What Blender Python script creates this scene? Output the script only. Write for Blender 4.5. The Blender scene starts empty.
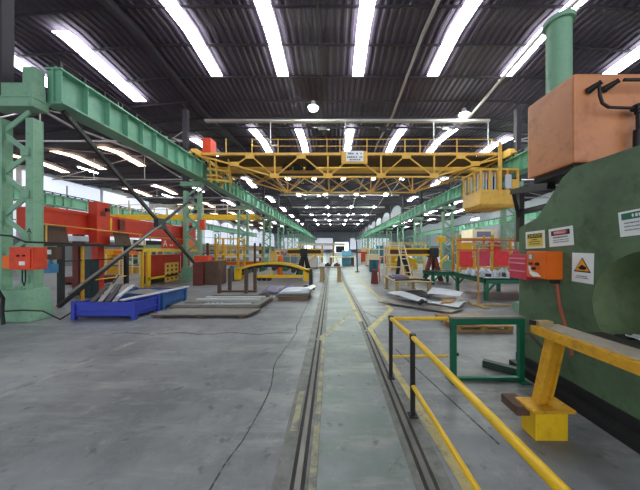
import bpy, bmesh, math, random
from mathutils import Vector, Matrix
from mathutils.geometry import tessellate_polygon

random.seed(7)
S = bpy.context.scene
COL = S.collection
EYE = 1.6
F = 245.0


def at(px, py, Y):
    """a point Y metres down the hall seen at (px, py)"""
    return Vector(((px - 334) / F * Y, Y, EYE + (249 - py) / F * Y))


def fl(px, py):
    """the floor point seen at (px, py)"""
    Y = EYE * F / (py - 249)
    return Vector(((px - 334) / F * Y, Y, 0))


ORD = ['first', 'second', 'third', 'fourth', 'fifth', 'sixth', 'seventh', 'eighth', 'ninth', 'tenth', 'eleventh', 'twelfth',
       'thirteenth', 'fourteenth', 'fifteenth', 'sixteenth']


# ---------------------------------------------------------------- materials
def lin(c):
    return tuple(((v / 255) / 12.92 if v / 255 <= .04045 else ((v / 255 + .055) / 1.055) ** 2.4) for v in c) + (1,)


MATS = {}


def mat(name, rgb, rough=.6, metal=0, var=.18, scale=3.0, dirt=None, dirt_amt=.35, bump=.0, spec=.4, detail_scale=None, dpos=(.52, .74)):
    m = bpy.data.materials.new(name)
    m.use_nodes = True
    nt = m.node_tree
    b = nt.nodes['Principled BSDF']
    b.inputs['Roughness'].default_value = rough
    b.inputs['Metallic'].default_value = metal
    b.inputs['Specular IOR Level'].default_value = spec
    tc = nt.nodes.new('ShaderNodeTexCoord')
    n = nt.nodes.new('ShaderNodeTexNoise')
    n.inputs['Scale'].default_value = scale
    n.inputs['Detail'].default_value = 6
    n.inputs['Roughness'].default_value = .65
    nt.links.new(tc.outputs['Object'], n.inputs['Vector'])
    r = nt.nodes.new('ShaderNodeValToRGB')
    c = lin(rgb)
    r.color_ramp.elements[0].position = .3
    r.color_ramp.elements[1].position = .72
    r.color_ramp.elements[0].color = tuple(v * (1 - var) for v in c[:3]) + (1,)
    r.color_ramp.elements[1].color = tuple(min(1, v * (1 + var)) for v in c[:3]) + (1,)
    nt.links.new(n.outputs['Fac'], r.inputs['Fac'])
    out = r.outputs['Color']
    if dirt:
        n2 = nt.nodes.new('ShaderNodeTexNoise')
        n2.inputs['Scale'].default_value = detail_scale or scale * 2.7
        n2.inputs['Detail'].default_value = 8
        n2.inputs['Roughness'].default_value = .7
        nt.links.new(tc.outputs['Object'], n2.inputs['Vector'])
        r2 = nt.nodes.new('ShaderNodeValToRGB')
        r2.color_ramp.elements[0].position = dpos[0]
        r2.color_ramp.elements[1].position = dpos[1]
        r2.color_ramp.elements[0].color = (0, 0, 0, 1)
        r2.color_ramp.elements[1].color = (dirt_amt, dirt_amt, dirt_amt, 1)
        nt.links.new(n2.outputs['Fac'], r2.inputs['Fac'])
        mx = nt.nodes.new('ShaderNodeMix')
        mx.data_type = 'RGBA'
        nt.links.new(r2.outputs['Color'], mx.inputs['Factor'])
        nt.links.new(out, mx.inputs[6])
        mx.inputs[7].default_value = lin(dirt)
        out = mx.outputs[2]
    nt.links.new(out, b.inputs['Base Color'])
    if bump:
        bp = nt.nodes.new('ShaderNodeBump')
        bp.inputs['Strength'].default_value = bump
        bp.inputs['Distance'].default_value = .02
        nt.links.new(n.outputs['Fac'], bp.inputs['Height'])
        nt.links.new(bp.outputs['Normal'], b.inputs['Normal'])
    MATS[name] = m
    return m


def emit(name, rgb, strength):
    m = bpy.data.materials.new(name)
    m.use_nodes = True
    nt = m.node_tree
    b = nt.nodes['Principled BSDF']
    b.inputs['Base Color'].default_value = lin(rgb)
    b.inputs['Roughness'].default_value = .5
    tc = nt.nodes.new('ShaderNodeTexCoord')
    n = nt.nodes.new('ShaderNodeTexNoise')
    n.inputs['Scale'].default_value = 1.3
    nt.links.new(tc.outputs['Object'], n.inputs['Vector'])
    mr = nt.nodes.new('ShaderNodeMapRange')
    mr.inputs['To Min'].default_value = strength * .85
    mr.inputs['To Max'].default_value = strength * 1.15
    nt.links.new(n.outputs['Fac'], mr.inputs['Value'])
    b.inputs['Emission Color'].default_value = lin(rgb)
    nt.links.new(mr.outputs['Result'], b.inputs['Emission Strength'])
    MATS[name] = m
    return m


GREEN = mat('green paint', (130, 172, 142), .5, var=.1, scale=2.5, dirt=(70, 84, 72), dirt_amt=.45)
GIRDER = mat('girder green paint', (120, 174, 146), .5, var=.12, scale=1.2, dirt=(64, 84, 76), dirt_amt=.4)
PALEBLUE = mat('pale blue paint', (124, 150, 162), .55, var=.1, dirt=(90, 100, 110))
PRESS = mat('dark green press paint', (90, 112, 84), .48, var=.3, scale=2.2, dirt=(50, 62, 46), dirt_amt=.7, bump=.1, spec=.3)
PRESSIN = mat('bare green press throat', (126, 144, 106), .5, var=.2, scale=3, dirt=(80, 90, 60), dirt_amt=.5)
BENCHG = mat('bench green paint', (24, 100, 72), .45, var=.2, dirt=(30, 50, 44))
COPPER = mat('faded orange paint', (202, 130, 84), .45, var=.16, scale=1.7, dirt=(140, 78, 46), dirt_amt=.65, spec=.5)
ORANGE = mat('orange paint', (236, 110, 28), .4, var=.06, dirt=(170, 80, 30), dirt_amt=.2)
REDOR = mat('red orange paint', (222, 70, 36), .5, var=.12, dirt=(120, 48, 34), dirt_amt=.45)
RED = mat('machine red paint', (206, 58, 36), .5, var=.16, scale=1.5, dirt=(108, 50, 40), dirt_amt=.45)
DARKRED = mat('dark red paint', (110, 52, 46), .6, var=.2)
PINKRED = mat('pinkish red panel', (204, 62, 84), .5, var=.1)
YEL = mat('crane yellow paint', (226, 178, 80), .5, var=.12, scale=1.5, dirt=(128, 88, 34), dirt_amt=.45)
YELB = mat('bright yellow paint', (238, 190, 30), .45, var=.1, dirt=(150, 110, 30), dirt_amt=.35)
YELD = mat('worn yellow paint', (216, 160, 40), .5, var=.15, scale=6, dirt=(92, 70, 36), dirt_amt=.6)
BLUE = mat('blue crate paint', (52, 66, 168), .5, var=.12, dirt=(40, 46, 90), dirt_amt=.4)
BLUE2 = mat('lighter blue crate paint', (56, 98, 158), .5, var=.12, dirt=(50, 66, 96), dirt_amt=.4)
BLACK = mat('black paint', (34, 33, 34), .5, var=.2)
DARK = mat('dark steel', (58, 54, 54), .5, metal=.3, var=.25, dirt=(84, 60, 44), dirt_amt=.4)
BROWN = mat('rusty brown steel', (94, 70, 58), .7, var=.25, dirt=(60, 44, 38), dirt_amt=.5)
DECK = mat('brown deck plate', (92, 70, 46), .7, var=.2, dirt=(60, 46, 34))
STEEL = mat('grey steel plate', (136, 132, 126), .45, metal=.35, var=.15, scale=2, dirt=(104, 92, 80), dirt_amt=.45)
BRIGHT = mat('bright sheet steel', (208, 212, 222), .35, metal=.25, var=.07, scale=2)
PALE = mat('pale painted metal', (196, 200, 204), .5, var=.08)
CREAM = mat('cream paint', (218, 200, 168), .55, var=.1)
BEIGE = mat('beige paint', (170, 146, 104), .6, var=.14, dirt=(120, 92, 60))
WOOD = mat('pallet wood', (128, 98, 68), .8, var=.25, scale=5, dirt=(90, 64, 44))
CARD = mat('brown cardboard', (190, 146, 96), .85, var=.08)
TEAL = mat('teal cabinet paint', (58, 112, 126), .5, var=.15)
DTEAL = mat('dark teal paint', (34, 54, 60), .5, var=.15)
VIOLET = mat('violet grey sheet', (112, 106, 134), .6, var=.15)
WHITE = mat('white plastic', (232, 234, 232), .5, var=.03)
SIGNY = mat('sign yellow', (226, 204, 84), .5, var=.05)
SIGNR = mat('sign red', (206, 44, 74), .5, var=.05)
SIGNB = mat('sign black', (26, 24, 26), .5, var=.05)
SIGNG = mat('sign green', (40, 104, 84), .5, var=.08)
SIGNO = mat('sign orange', (240, 160, 40), .5, var=.04)
INK = mat('sign ink', (70, 74, 96), .6, var=.05)
CONDUIT = mat('copper red conduit', (164, 84, 60), .5, var=.1)
ROOFM = mat('dark corrugated sheet', (68, 60, 74), .65, var=.14, scale=.35, dirt=(60, 56, 64), dirt_amt=.5)
PURLIN = mat('purlin steel', (54, 49, 56), .7, var=.1)
GUTTER = mat('pale gutter metal', (170, 162, 160), .6, var=.1)
WALLM = mat('pale wall sheet', (178, 182, 190), .7, var=.06, scale=.4)
WALLD = mat('grey lower wall', (120, 122, 126), .8, var=.12, scale=.5)
SKYL = emit('daylit roof sheet', (246, 248, 255), 9)
SKYW = emit('warm daylit roof sheet', (255, 226, 190), 4.0)
PANE = emit('daylit wall sheet', (222, 230, 248), .5)
LAMP = emit('lamp glow', (238, 255, 246), 300)
TUBE = emit('tube lamp glow', (244, 250, 255), 60)
DOORL = emit('daylight in the doorway', (235, 245, 255), 2.2)


# ---------------------------------------------------------------- mesh builder
class MB:
    def __init__(s):
        s.v, s.f = [], []

    def add(s, vs, fs):
        o = len(s.v)
        s.v += [Vector(p) for p in vs]
        s.f += [tuple(o + i for i in f) for f in fs]
        return s

    def box(s, x0, x1, y0, y1, z0, z1):
        x0, x1 = min(x0, x1), max(x0, x1)
        y0, y1 = min(y0, y1), max(y0, y1)
        z0, z1 = min(z0, z1), max(z0, z1)
        return s.add([(x0, y0, z0), (x1, y0, z0), (x1, y1, z0), (x0, y1, z0), (x0, y0, z1), (x1, y0, z1), (x1, y1, z1), (x0, y1, z1)],
                     [(0, 3, 2, 1), (4, 5, 6, 7), (0, 1, 5, 4), (1, 2, 6, 5), (2, 3, 7, 6), (3, 0, 4, 7)])

    def bar(s, p, q, w, h=None, up=(0, 0, 1)):
        p, q, h = Vector(p), Vector(q), h or w
        d = (q - p).normalized()
        u = Vector(up)
        if abs(d.dot(u)) > .98:
            u = Vector((0, 1, 0))
        a = d.cross(u).normalized() * w / 2
        b = a.cross(d).normalized() * h / 2
        vs = [p - a - b, p + a - b, p + a + b, p - a + b, q - a - b, q + a - b, q + a + b, q - a + b]
        return s.add(vs, [(0, 1, 2, 3), (7, 6, 5, 4), (0, 4, 5, 1), (1, 5, 6, 2), (2, 6, 7, 3), (3, 7, 4, 0)])

    def cone(s, p, q, r0, r1=None, n=12):
        p, q = Vector(p), Vector(q)
        r1 = r0 if r1 is None else r1
        d = (q - p).normalized()
        u = Vector((0, 0, 1)) if abs(d.z) < .9 else Vector((1, 0, 0))
        a = d.cross(u).normalized()
        b = d.cross(a).normalized()
        vs = [c + (a * math.cos(t) + b * math.sin(t)) * r for c, r in ((p, r0), (q, r1)) for t in [2 * math.pi * i / n for i in range(n)]]
        return s.add(vs, [(i, (i + 1) % n, n + (i + 1) % n, n + i) for i in range(n)] + [tuple(range(n))[::-1], tuple(range(n, 2 * n))])

    def tube(s, pts, r, n=8):
        pts = [Vector(p) for p in pts]
        rings = []
        a = None
        for i, p in enumerate(pts):
            d = (pts[min(i + 1, len(pts) - 1)] - pts[max(i - 1, 0)]).normalized()
            if a is None:
                u = Vector((0, 0, 1)) if abs(d.z) < .9 else Vector((1, 0, 0))
                a = d.cross(u).normalized()
            else:
                a = (a - d * a.dot(d)).normalized()
            b = d.cross(a)
            rings.append([p + (a * math.cos(t) + b * math.sin(t)) * r for t in [2 * math.pi * k / n for k in range(n)]])
        vs = [v for rg in rings for v in rg]
        fs = []
        for i in range(len(pts) - 1):
            for k in range(n):
                fs.append((i * n + k, i * n + (k + 1) % n, (i + 1) * n + (k + 1) % n, (i + 1) * n + k))
        fs += [tuple(range(n))[::-1], tuple(range((len(pts) - 1) * n, len(pts) * n))]
        return s.add(vs, fs)

    def prism(s, poly, ext):
        """poly: 3-D outline (a flat polygon); ext: the vector it is pushed along"""
        n = len(poly)
        e = Vector(ext)
        vs = [Vector(p) for p in poly] + [Vector(p) + e for p in poly]
        return s.add(vs, [tuple(range(n))[::-1], tuple(range(n, 2 * n))] + [(i, (i + 1) % n, n + (i + 1) % n, n + i) for i in range(n)])

    def sheet(s, c, n=6, warp=None, t=.012):
        """a bowed plate between four corner points"""
        c = [Vector(p) for p in c]
        vs = []
        for dz in (0, -t):
            for j in range(n + 1):
                for i in range(n + 1):
                    u, v = i / n, j / n
                    p = c[0] * (1 - u) * (1 - v) + c[1] * u * (1 - v) + c[2] * u * v + c[3] * (1 - u) * v
                    z = (warp(u, v) if warp else 0) + dz
                    vs.append(p + Vector((0, 0, z)))
        m = n + 1
        fs = []
        for j in range(n):
            for i in range(n):
                a = j * m + i
                fs.append((a, a + 1, a + m + 1, a + m))
                o = m * m
                fs.append((o + a, o + a + m, o + a + m + 1, o + a + 1))
        ring = [i for i in range(n)] + [j * m + n for j in range(n)] + [n * m + n - i for i in range(n)] + [(n - j) * m for j in range(n)]
        for k in range(len(ring)):
            a, b = ring[k], ring[(k + 1) % len(ring)]
            fs.append((a, m * m + a, m * m + b, b))
        return s.add(vs, fs)

    def build(s, name, m, parent=None, bev=0, smooth=False):
        off = Vector((0, 0, 0))
        q = parent
        while q is not None:
            off += q.location
            q = q.parent
        me = bpy.data.meshes.new(name)
        me.from_pydata([tuple(v - off) for v in s.v], [], s.f)
        bm = bmesh.new()
        bm.from_mesh(me)
        bmesh.ops.recalc_face_normals(bm, faces=bm.faces)
        if bev:
            es = [e for e in bm.edges if len(e.link_faces) == 2 and e.calc_face_angle(0) > .6]
            bmesh.ops.bevel(bm, geom=es, offset=bev, segments=2, affect='EDGES', profile=.6, clamp_overlap=True)
        if smooth:
            for fa in bm.faces:
                fa.smooth = True
            for e in bm.edges:
                if len(e.link_faces) == 2 and e.calc_face_angle(0) > .7:
                    e.smooth = False
        bm.to_mesh(me)
        bm.free()
        me.materials.append(m)
        o = bpy.data.objects.new(name, me)
        COL.objects.link(o)
        if parent is not None:
            o.parent = parent
        return o


def tag(o, label, cat, group=None, kind='thing'):
    o['label'], o['category'], o['kind'] = label, cat, kind
    if group:
        o['group'] = group
    return o


def thing(name, label, cat, loc=(0, 0, 0), group=None):
    o = bpy.data.objects.new(name, None)
    o.empty_display_size = .2
    COL.objects.link(o)
    o.location = loc
    return tag(o, label, cat, group)


def solo(mb, name, m, label, cat, group=None, bev=0, smooth=False):
    """a thing that is one mesh, its origin at its own base"""
    lo = Vector((min(v.x for v in mb.v), min(v.y for v in mb.v), min(v.z for v in mb.v)))
    hi = Vector((max(v.x for v in mb.v), max(v.y for v in mb.v), 0))
    c = Vector(((lo.x + hi.x) / 2, (lo.y + hi.y) / 2, lo.z))
    mb.v = [v - c for v in mb.v]
    o = mb.build(name, m, None, bev, smooth)
    o.location = c
    return tag(o, label, cat, group)


def struct(mb, name, m, parent=None, bev=0):
    o = mb.build(name, m, parent, bev)
    if parent is None:
        o['kind'] = 'structure'
    return o


KIDS = {}


def copy_tree(o, parent=None, skip='#'):
    c = o.copy()
    COL.objects.link(c)
    c.parent = parent
    for ch in list(o.children):
        if not ch.name.startswith(skip):
            copy_tree(ch, c, skip)
    return c


def text(s, name, m, parent, origin, right, up, size, depth=.002, align='CENTER'):
    cu = bpy.data.curves.new(name, 'FONT')
    cu.body = s
    cu.size = size
    cu.extrude = depth
    cu.align_x = align
    cu.align_y = 'CENTER'
    tmp = bpy.data.objects.new(name, cu)
    COL.objects.link(tmp)
    dg = bpy.context.evaluated_depsgraph_get()
    me = bpy.data.meshes.new_from_object(tmp.evaluated_get(dg))
    bpy.data.objects.remove(tmp)
    r, u = Vector(right).normalized(), Vector(up).normalized()
    n = r.cross(u)
    off = Vector((0, 0, 0))
    q = parent
    while q is not None:
        off += q.location
        q = q.parent
    M = Matrix((r, u, n)).transposed().to_4x4()
    M.translation = Vector(origin) - off
    me.transform(M)
    me.materials.clear()
    me.materials.append(m)
    o = bpy.data.objects.new(name, me)
    COL.objects.link(o)
    o.parent = parent
    return o


# ---------------------------------------------------------------- the hall
XL, XR, Y0, Y1 = -25.0, 26.0, -9.0, 112.0
RIDGE, PER = 9.25, 9.65


def roofz(x, y):
    t = ((y - RIDGE) / PER + .5) % 1.0 - .5
    z = 9.95 - .5 * abs(t) * 2
    if x < -7.4:
        z -= .085 * (-7.4 - x)
    if x > 8.9:
        z -= .085 * (x - 8.9)
    return z


# floor
fm = mat('worn concrete', (128, 129, 132), .42, var=.3, scale=.55, dirt=(92, 92, 95), dirt_amt=.7, bump=.08, spec=.35, detail_scale=1.7)
nt = fm.node_tree
bs = nt.nodes['Principled BSDF']
src = bs.inputs['Base Color'].links[0].from_socket
for n_ in nt.nodes:
    if n_.type == 'VALTORGB' and abs(n_.color_ramp.elements[0].position - .3) < .01:
        n_.color_ramp.elements[0].position = .38
        n_.color_ramp.elements[1].position = .62
tc = nt.nodes.new('ShaderNodeTexCoord')
# green tint of the painted lane between the rails
sep = nt.nodes.new('ShaderNodeSeparateXYZ')
nt.links.new(tc.outputs['Object'], sep.inputs[0])


def mnode(op, a, b):
    n = nt.nodes.new('ShaderNodeMath')
    n.operation = op
    for i, v in enumerate((a, b)):
        if isinstance(v, (int, float)):
            n.inputs[i].default_value = v
        else:
            nt.links.new(v, n.inputs[i])
    return n.outputs[0]


lane = mnode('MULTIPLY', mnode('GREATER_THAN', sep.outputs[0], -.26), mnode('LESS_THAN', sep.outputs[0], .66))
wn = nt.nodes.new('ShaderNodeTexNoise')
wn.inputs['Scale'].default_value = 2.4
wn.inputs['Detail'].default_value = 8
nt.links.new(tc.outputs['Object'], wn.inputs['Vector'])
wr = nt.nodes.new('ShaderNodeMapRange')
wr.inputs['From Min'].default_value = .3
wr.inputs['From Max'].default_value = .6
nt.links.new(wn.outputs['Fac'], wr.inputs['Value'])
fac = mnode('MULTIPLY', mnode('MULTIPLY', lane, wr.outputs[0]), .75)
m1 = nt.nodes.new('ShaderNodeMix')
m1.data_type = 'RGBA'
nt.links.new(fac, m1.inputs['Factor'])
nt.links.new(src, m1.inputs[6])
m1.inputs[7].default_value = lin((112, 128, 120))
# scuffs: pale streaks stretched across the floor
mp = nt.nodes.new('ShaderNodeMapping')
mp.inputs['Rotation'].default_value = (0, 0, .5)
mp.inputs['Scale'].default_value = (.55, 2.6, 1)
nt.links.new(tc.outputs['Object'], mp.inputs['Vector'])
sn = nt.nodes.new('ShaderNodeTexNoise')
sn.inputs['Scale'].default_value = 1.1
sn.inputs['Detail'].default_value = 10
sn.inputs['Roughness'].default_value = .72
nt.links.new(mp.outputs[0], sn.inputs['Vector'])
sr = nt.nodes.new('ShaderNodeMapRange')
sr.inputs['From Min'].default_value = .5
sr.inputs['From Max'].default_value = .7
sr.inputs['To Max'].default_value = .85
nt.links.new(sn.outputs['Fac'], sr.inputs['Value'])
m2 = nt.nodes.new('ShaderNodeMix')
m2.data_type = 'RGBA'
nt.links.new(sr.outputs[0], m2.inputs['Factor'])
nt.links.new(m1.outputs[2], m2.inputs[6])
m2.inputs[7].default_value = lin((164, 163, 160))
# fine pale flakes where the paint has worn off
fn_ = nt.nodes.new('ShaderNodeTexNoise')
fn_.inputs['Scale'].default_value = 5.5
fn_.inputs['Detail'].default_value = 12
fn_.inputs['Roughness'].default_value = .8
nt.links.new(tc.outputs['Object'], fn_.inputs['Vector'])
fr_ = nt.nodes.new('ShaderNodeMapRange')
fr_.inputs['From Min'].default_value = .55
fr_.inputs['From Max'].default_value = .63
fr_.inputs['To Max'].default_value = .55
nt.links.new(fn_.outputs['Fac'], fr_.inputs['Value'])
m2b = nt.nodes.new('ShaderNodeMix')
m2b.data_type = 'RGBA'
nt.links.new(fr_.outputs[0], m2b.inputs['Factor'])
nt.links.new(m2.outputs[2], m2b.inputs[6])
m2b.inputs[7].default_value = lin((158, 158, 154))
m2 = m2b
# small dark pits and oil spots
vn = nt.nodes.new('ShaderNodeTexNoise')
vn.inputs['Scale'].default_value = 7
vn.inputs['Detail'].default_value = 6
nt.links.new(tc.outputs['Object'], vn.inputs['Vector'])
vr = nt.nodes.new('ShaderNodeMapRange')
vr.inputs['From Min'].default_value = .62
vr.inputs['From Max'].default_value = .7
vr.inputs['To Max'].default_value = .55
nt.links.new(vn.outputs['Fac'], vr.inputs['Value'])
m3 = nt.nodes.new('ShaderNodeMix')
m3.data_type = 'RGBA'
nt.links.new(vr.outputs[0], m3.inputs['Factor'])
nt.links.new(m2.outputs[2], m3.inputs[6])
m3.inputs[7].default_value = lin((76, 78, 78))
nt.links.new(m3.outputs[2], bs.inputs['Base Color'])
struct(MB().box(XL - .5, XR + .5, Y0, Y1 + .5, -.3, 0), 'floor', fm)

# roof: corrugated sheet folded into low ridges and valleys
mb = MB()
ys = []
k = math.floor((Y0 - RIDGE) / PER * 2)
while RIDGE + k * PER / 2 < Y1 + PER / 2:
    ys.append(RIDGE + k * PER / 2)
    k += 1
ys = [y for y in ys if y > Y0 - 1]
xs = []
x = XL - .4
while x < XR + .4:
    for dx, dz in ((0, 0), (.09, 0), (.14, .05), (.23, .05)):
        xs.append((x + dx, dz))
    x += .28
for y in ys:
    for x, dz in xs:
        mb.v.append(Vector((x, y, roofz(x, y) + dz)))
nx = len(xs)
for j in range(len(ys) - 1):
    for i in range(nx - 1):
        a = j * nx + i
        mb.f.append((a, a + 1, a + nx + 1, a + nx))
ceil_o = struct(mb, 'ceiling', ROOFM)


def along(x0, x1, y, dz):
    return [(x, y, roofz(x, y) + dz) for x in (x0, -7.4, 8.9, x1)]


k = 0
y = Y0 + 1.2
while y < 70:
    pts = along(XL, XR, y, -.06)
    pm = MB()
    for a, b in zip(pts, pts[1:]):
        pm.bar(a, b, .06, .07)
    pm.build('purlin', PURLIN, ceil_o)
    y += 1.608
for x in (-22.2, -15, -7.35, -.55, 3.35, 7.8, 16, 23):
    rm = MB()
    for a, b in zip(ys, ys[1:]):
        rm.bar((x, a, roofz(x, a) - .22), (x, b, roofz(x, b) - .22), .26 if x == -7.35 else .1, .22 if x == -7.35 else .1)
    rm.build('rafter', PURLIN if x in (-22.2, -7.35, -.55) else GUTTER, ceil_o)
for j in range(0, 10):
    y = RIDGE + (j + .5) * PER
    g = MB()
    g.bar((-7.4, y, 8.95), (8.9, y, 8.95), .22, .13)
    g.build('gutter', GUTTER, ceil_o)
    tr = MB()
    zt, zb = roofz(0, y) - .22, 8.8
    tr.bar((-7.4, y + .5, zb), (8.9, y + .5, zb), .09)
    tr.bar((-7.4, y + .5, zt), (8.9, y + .5, zt), .07)
    for i in range(12):
        x0 = -7.4 + i * 1.358
        tr.bar((x0, y + .5, zb if i % 2 else zt), (x0 + 1.358, y + .5, zt if i % 2 else zb), .04)
    tr.build('valley_truss_lattice', PURLIN, ceil_o)

for k in range(1, 8):
    y = 5.6 + 6.9 * k
    tr = MB()
    tr.bar((-22.3, y, 7.1), (-7.6, y, 7.1), .07)
    tr.bar((-22.3, y, 7.1), (-15, y, roofz(-15, y) - .2), .05)
    tr.bar((-7.6, y, 7.1), (-15, y, roofz(-15, y) - .2), .05)
    for x in (-19, -15, -11):
        tr.bar((x, y, 7.1), (x, y, roofz(x, y) - .15), .04)
    tr.bar((-7.7, y, 7.6), (-14.8, y + 6.9, roofz(-14.8, y + 6.9) - .3), .035)
    tr.bar((-22, y, 7.4), (-15.2, y + 6.9, roofz(-15.2, y + 6.9) - .3), .035)
    tr.build('roof_tie_lattice', GUTTER, ceil_o)
    tr = MB()
    tr.bar((9.2, y, 7.1), (23.2, y, 7.1), .07)
    tr.bar((9.2, y, 7.1), (16, y, roofz(16, y) - .2), .05)
    tr.bar((23.2, y, 7.1), (16, y, roofz(16, y) - .2), .05)
    tr.build('roof_tie_lattice', GUTTER, ceil_o)

# roof lights, each a strip of daylit sheet
wi = 0


def skylight(x, ya, yb, w=.62, m=SKYL):
    global wi
    wi += 1
    yy = [ya] + [y for y in ys if ya < y < yb] + [yb]
    b = MB()
    for p, q in zip(yy, yy[1:]):
        b.bar((x, p, roofz(x, p) - .15), (x, q, roofz(x, q) - .15), w, .03)
    o = struct(b, 'window_%d' % wi, m)
    if ya < 40:
        fr = MB()
        y = ya + .1
        while y < yb:
            fr.bar((x - w / 2, y, roofz(x, y) - .172), (x + w / 2, y, roofz(x, y) - .172), .035, .014)
            y += .804
        fr.build('window_frame', PURLIN, o)
    return o


for k in range(0, 10):
    c = RIDGE + k * PER
    for x in (-5.4, -2.35, 1.1, 4.55, 7.95):
        ya, yb = c - 3.6, c + 2.05
        if k == 1:
            ya, yb = c - 2.9, c + 2.0
        if k > 1:
            ya, yb = c - .5, c + .35
        if k > 6:
            continue
        skylight(x, ya, yb, .5)
for k in range(0, 8):
    c = RIDGE + k * PER
    for i, x in enumerate((-10.0, -13.0, -16.6, -20.0, -23.2)):
        if k == 0 and i > 2:
            continue
        s = 1.4 if k == 0 else .3
        skylight(x, c + s - 1.7, c + s + 2.0, .62, SKYW if (i > 2 or (k == 1 and i == 2)) else SKYL)
    for i, x in enumerate((12.2, 15.6, 19.2, 22.8)):
        skylight(x, c - 1.8, c + 1.6, .62)

# walls
def wall_side(name, X, sgn, top):
    b = MB().box(X, X + sgn * .3, Y0, Y1, 0, top)
    return struct(b, name, WALLM)


wl = wall_side('wall_left', XL, -1, 9.2)
wr_ = wall_side('wall_right', XR, 1, 9.2)
b = MB().box(XL, XL + .06, Y0, Y1, 0, 2.4)
b.build('lower_wall', WALLD, wl)
b = MB().box(XR - .06, XR, Y0, Y1, 0, 2.4)
b.build('lower_wall', WALLD, wr_)
struct(MB().box(XL, XR, Y1, Y1 + .3, 0, 10.5), 'wall_far', WALLM)
for x0, x1 in ((-24, -16), (-8.5, -.6), (7.5, 15), (16, 25)):
    wi += 1
    struct(MB().box(x0, x1, Y1 - .1, Y1 - .02, 1.5, 6.5), 'window_%d' % wi, PANE)


def arch(Xw, ya, yb, z0, z1, dx):
    pts = [(Xw, ya, z0), (Xw, yb, z0)]
    n = 10
    for i in range(n + 1):
        t = i / n
        y = yb + (ya - yb) * t
        pts.append((Xw, y, z1 - .75 * (abs(2 * t - 1) ** 2.5)))
    return MB().prism(pts, (dx, 0, 0))


for k in range(0, 14):
    ya = 5.6 + 6.9 * k
    wi += 1
    if k < 4:
        pb = MB().box(XL + .02, XL + .07, ya + .2, ya + 6.7, 2.6, 7.9)
    else:
        pb = arch(XL + .02, ya + .25, ya + 6.65, 2.7, 7.7, .05)
    o = struct(pb, 'window_%d' % wi, PANE)
    fr = MB()
    for z in (3.9, 5.4, 6.6):
        fr.box(XL + .07, XL + .13, ya + .25, ya + 6.65, z - .05, z + .05)
    fr.box(XL + .07, XL + .13, ya + 3.4, ya + 3.5, 2.7, 7.5)
    fr.build('window_frame', STEEL, o)
for k in range(4, 15):
    ya = 5.9 + 6.9 * k
    wi += 1
    o = struct(arch(9.2, ya + .35, ya + 6.25, 5.75, 8.0, .05), 'wall_panel_%d' % wi, mat('grey wall panel %d' % k, (140, 140, 148), .7, var=.06))
    wi += 1
wi += 1
struct(MB().box(.4, 6.5, Y1 - .15, Y1 - .02, 0, 4.6), 'door_1', DOORL)
wi += 1
struct(MB().box(-14, -9.5, Y1 - .15, Y1 - .02, 0, 4.2), 'door_2', DOORL)

# ---------------------------------------------------------------- floor rails and paint
ym = mat('floor line paint', (190, 174, 120), .7, var=.12, scale=4, dirt=(120, 120, 118), dirt_amt=.95, detail_scale=9, dpos=(.5, .68))
ymb = mat('worn floor line paint', (172, 164, 128), .7, var=.12, scale=4, dirt=(118, 119, 118), dirt_amt=1.0, detail_scale=8, dpos=(.42, .6))
wm = mat('faded white floor line', (176, 174, 166), .6, var=.1, scale=3, dirt=(127, 128, 131), dirt_amt=1.0, detail_scale=3, dpos=(.38, .55))
crackm = mat('floor joint', (74, 73, 71), .9, var=.3, scale=6, dirt=(118, 118, 119), dirt_amt=.9, dpos=(.5, .6))
groovem = mat('dark rail groove', (60, 58, 56), .9, var=.3, scale=5)
bedm = mat('stained rail bed', (120, 120, 116), .6, var=.3, scale=3, dirt=(98, 94, 88), dirt_amt=.8, dpos=(.45, .62))


def lx(y):
    return -.255 - .0115 * (y - 2.3)


def rx(y):
    return .655 - .03 * max(0, y - 5.5) if y < 12 else .46 - .004 * (y - 12)


def strip(name, fn, ya, yb, w, m, z=.002, n=30, jit=0):
    b = MB()
    pts = []
    for i in range(n + 1):
        y = ya + (yb - ya) * i / n
        pts.append((fn(y) + random.uniform(-jit, jit), y))
    vs = []
    for x, y in pts:
        ww = w * random.uniform(.6, 1.2) if jit else w
        vs += [(x - ww / 2, y, z), (x + ww / 2, y, z)]
    b.add(vs, [(2 * i, 2 * i + 1, 2 * i + 3, 2 * i + 2) for i in range(n)])
    return b


for nm, fn, lab in (('floor_rail', lx, 'sunk steel floor rail in the middle of the hall, nearer the blue crates'),
                    ('floor_rail', rx, 'sunk steel floor rail beside the black posts of the yellow handrail')):
    t = thing(nm, lab, 'rail', (fn(2), 2, 0))
    strip('groove', fn, .6, 70, .1, groovem, .0025, 60).build('groove', groovem, t)
    b = MB()
    for i in range(60):
        ya, yb = .6 + i * 1.15, .6 + (i + 1) * 1.15
        b.bar((fn(ya), ya, .0), (fn(yb), yb, .0), .042, .012)
    b.build('rail_head', mat('rail steel', (112, 108, 104), .45, metal=.5, var=.2), t)
ti = 0


def trim(mb, m):
    global ti
    ti += 1
    return struct(mb, 'trim_%d' % ti, m)


trim(strip('l', lambda y: lx(y) - .02, .6, 60, .3, bedm, .0013, 40), bedm)
trim(strip('l', lambda y: rx(y) + .02, .6, 60, .26, bedm, .0013, 40), bedm)
trim(strip('l', lambda y: rx(y) - .07, 5.4, 60, .085, ym, .003), ym)
trim(strip('l', lambda y: .86 - .055 * (y - 2.3), .8, 5.0, .085, ym, .0035), ym)
trim(strip('l', lambda y: lx(y) + .1, .8, 4.6, .05, ymb, .003), ymb)
trim(strip('l', lambda y: lx(y) - .1, 2.15, 2.75, .06, ymb, .003), ymb)


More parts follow.
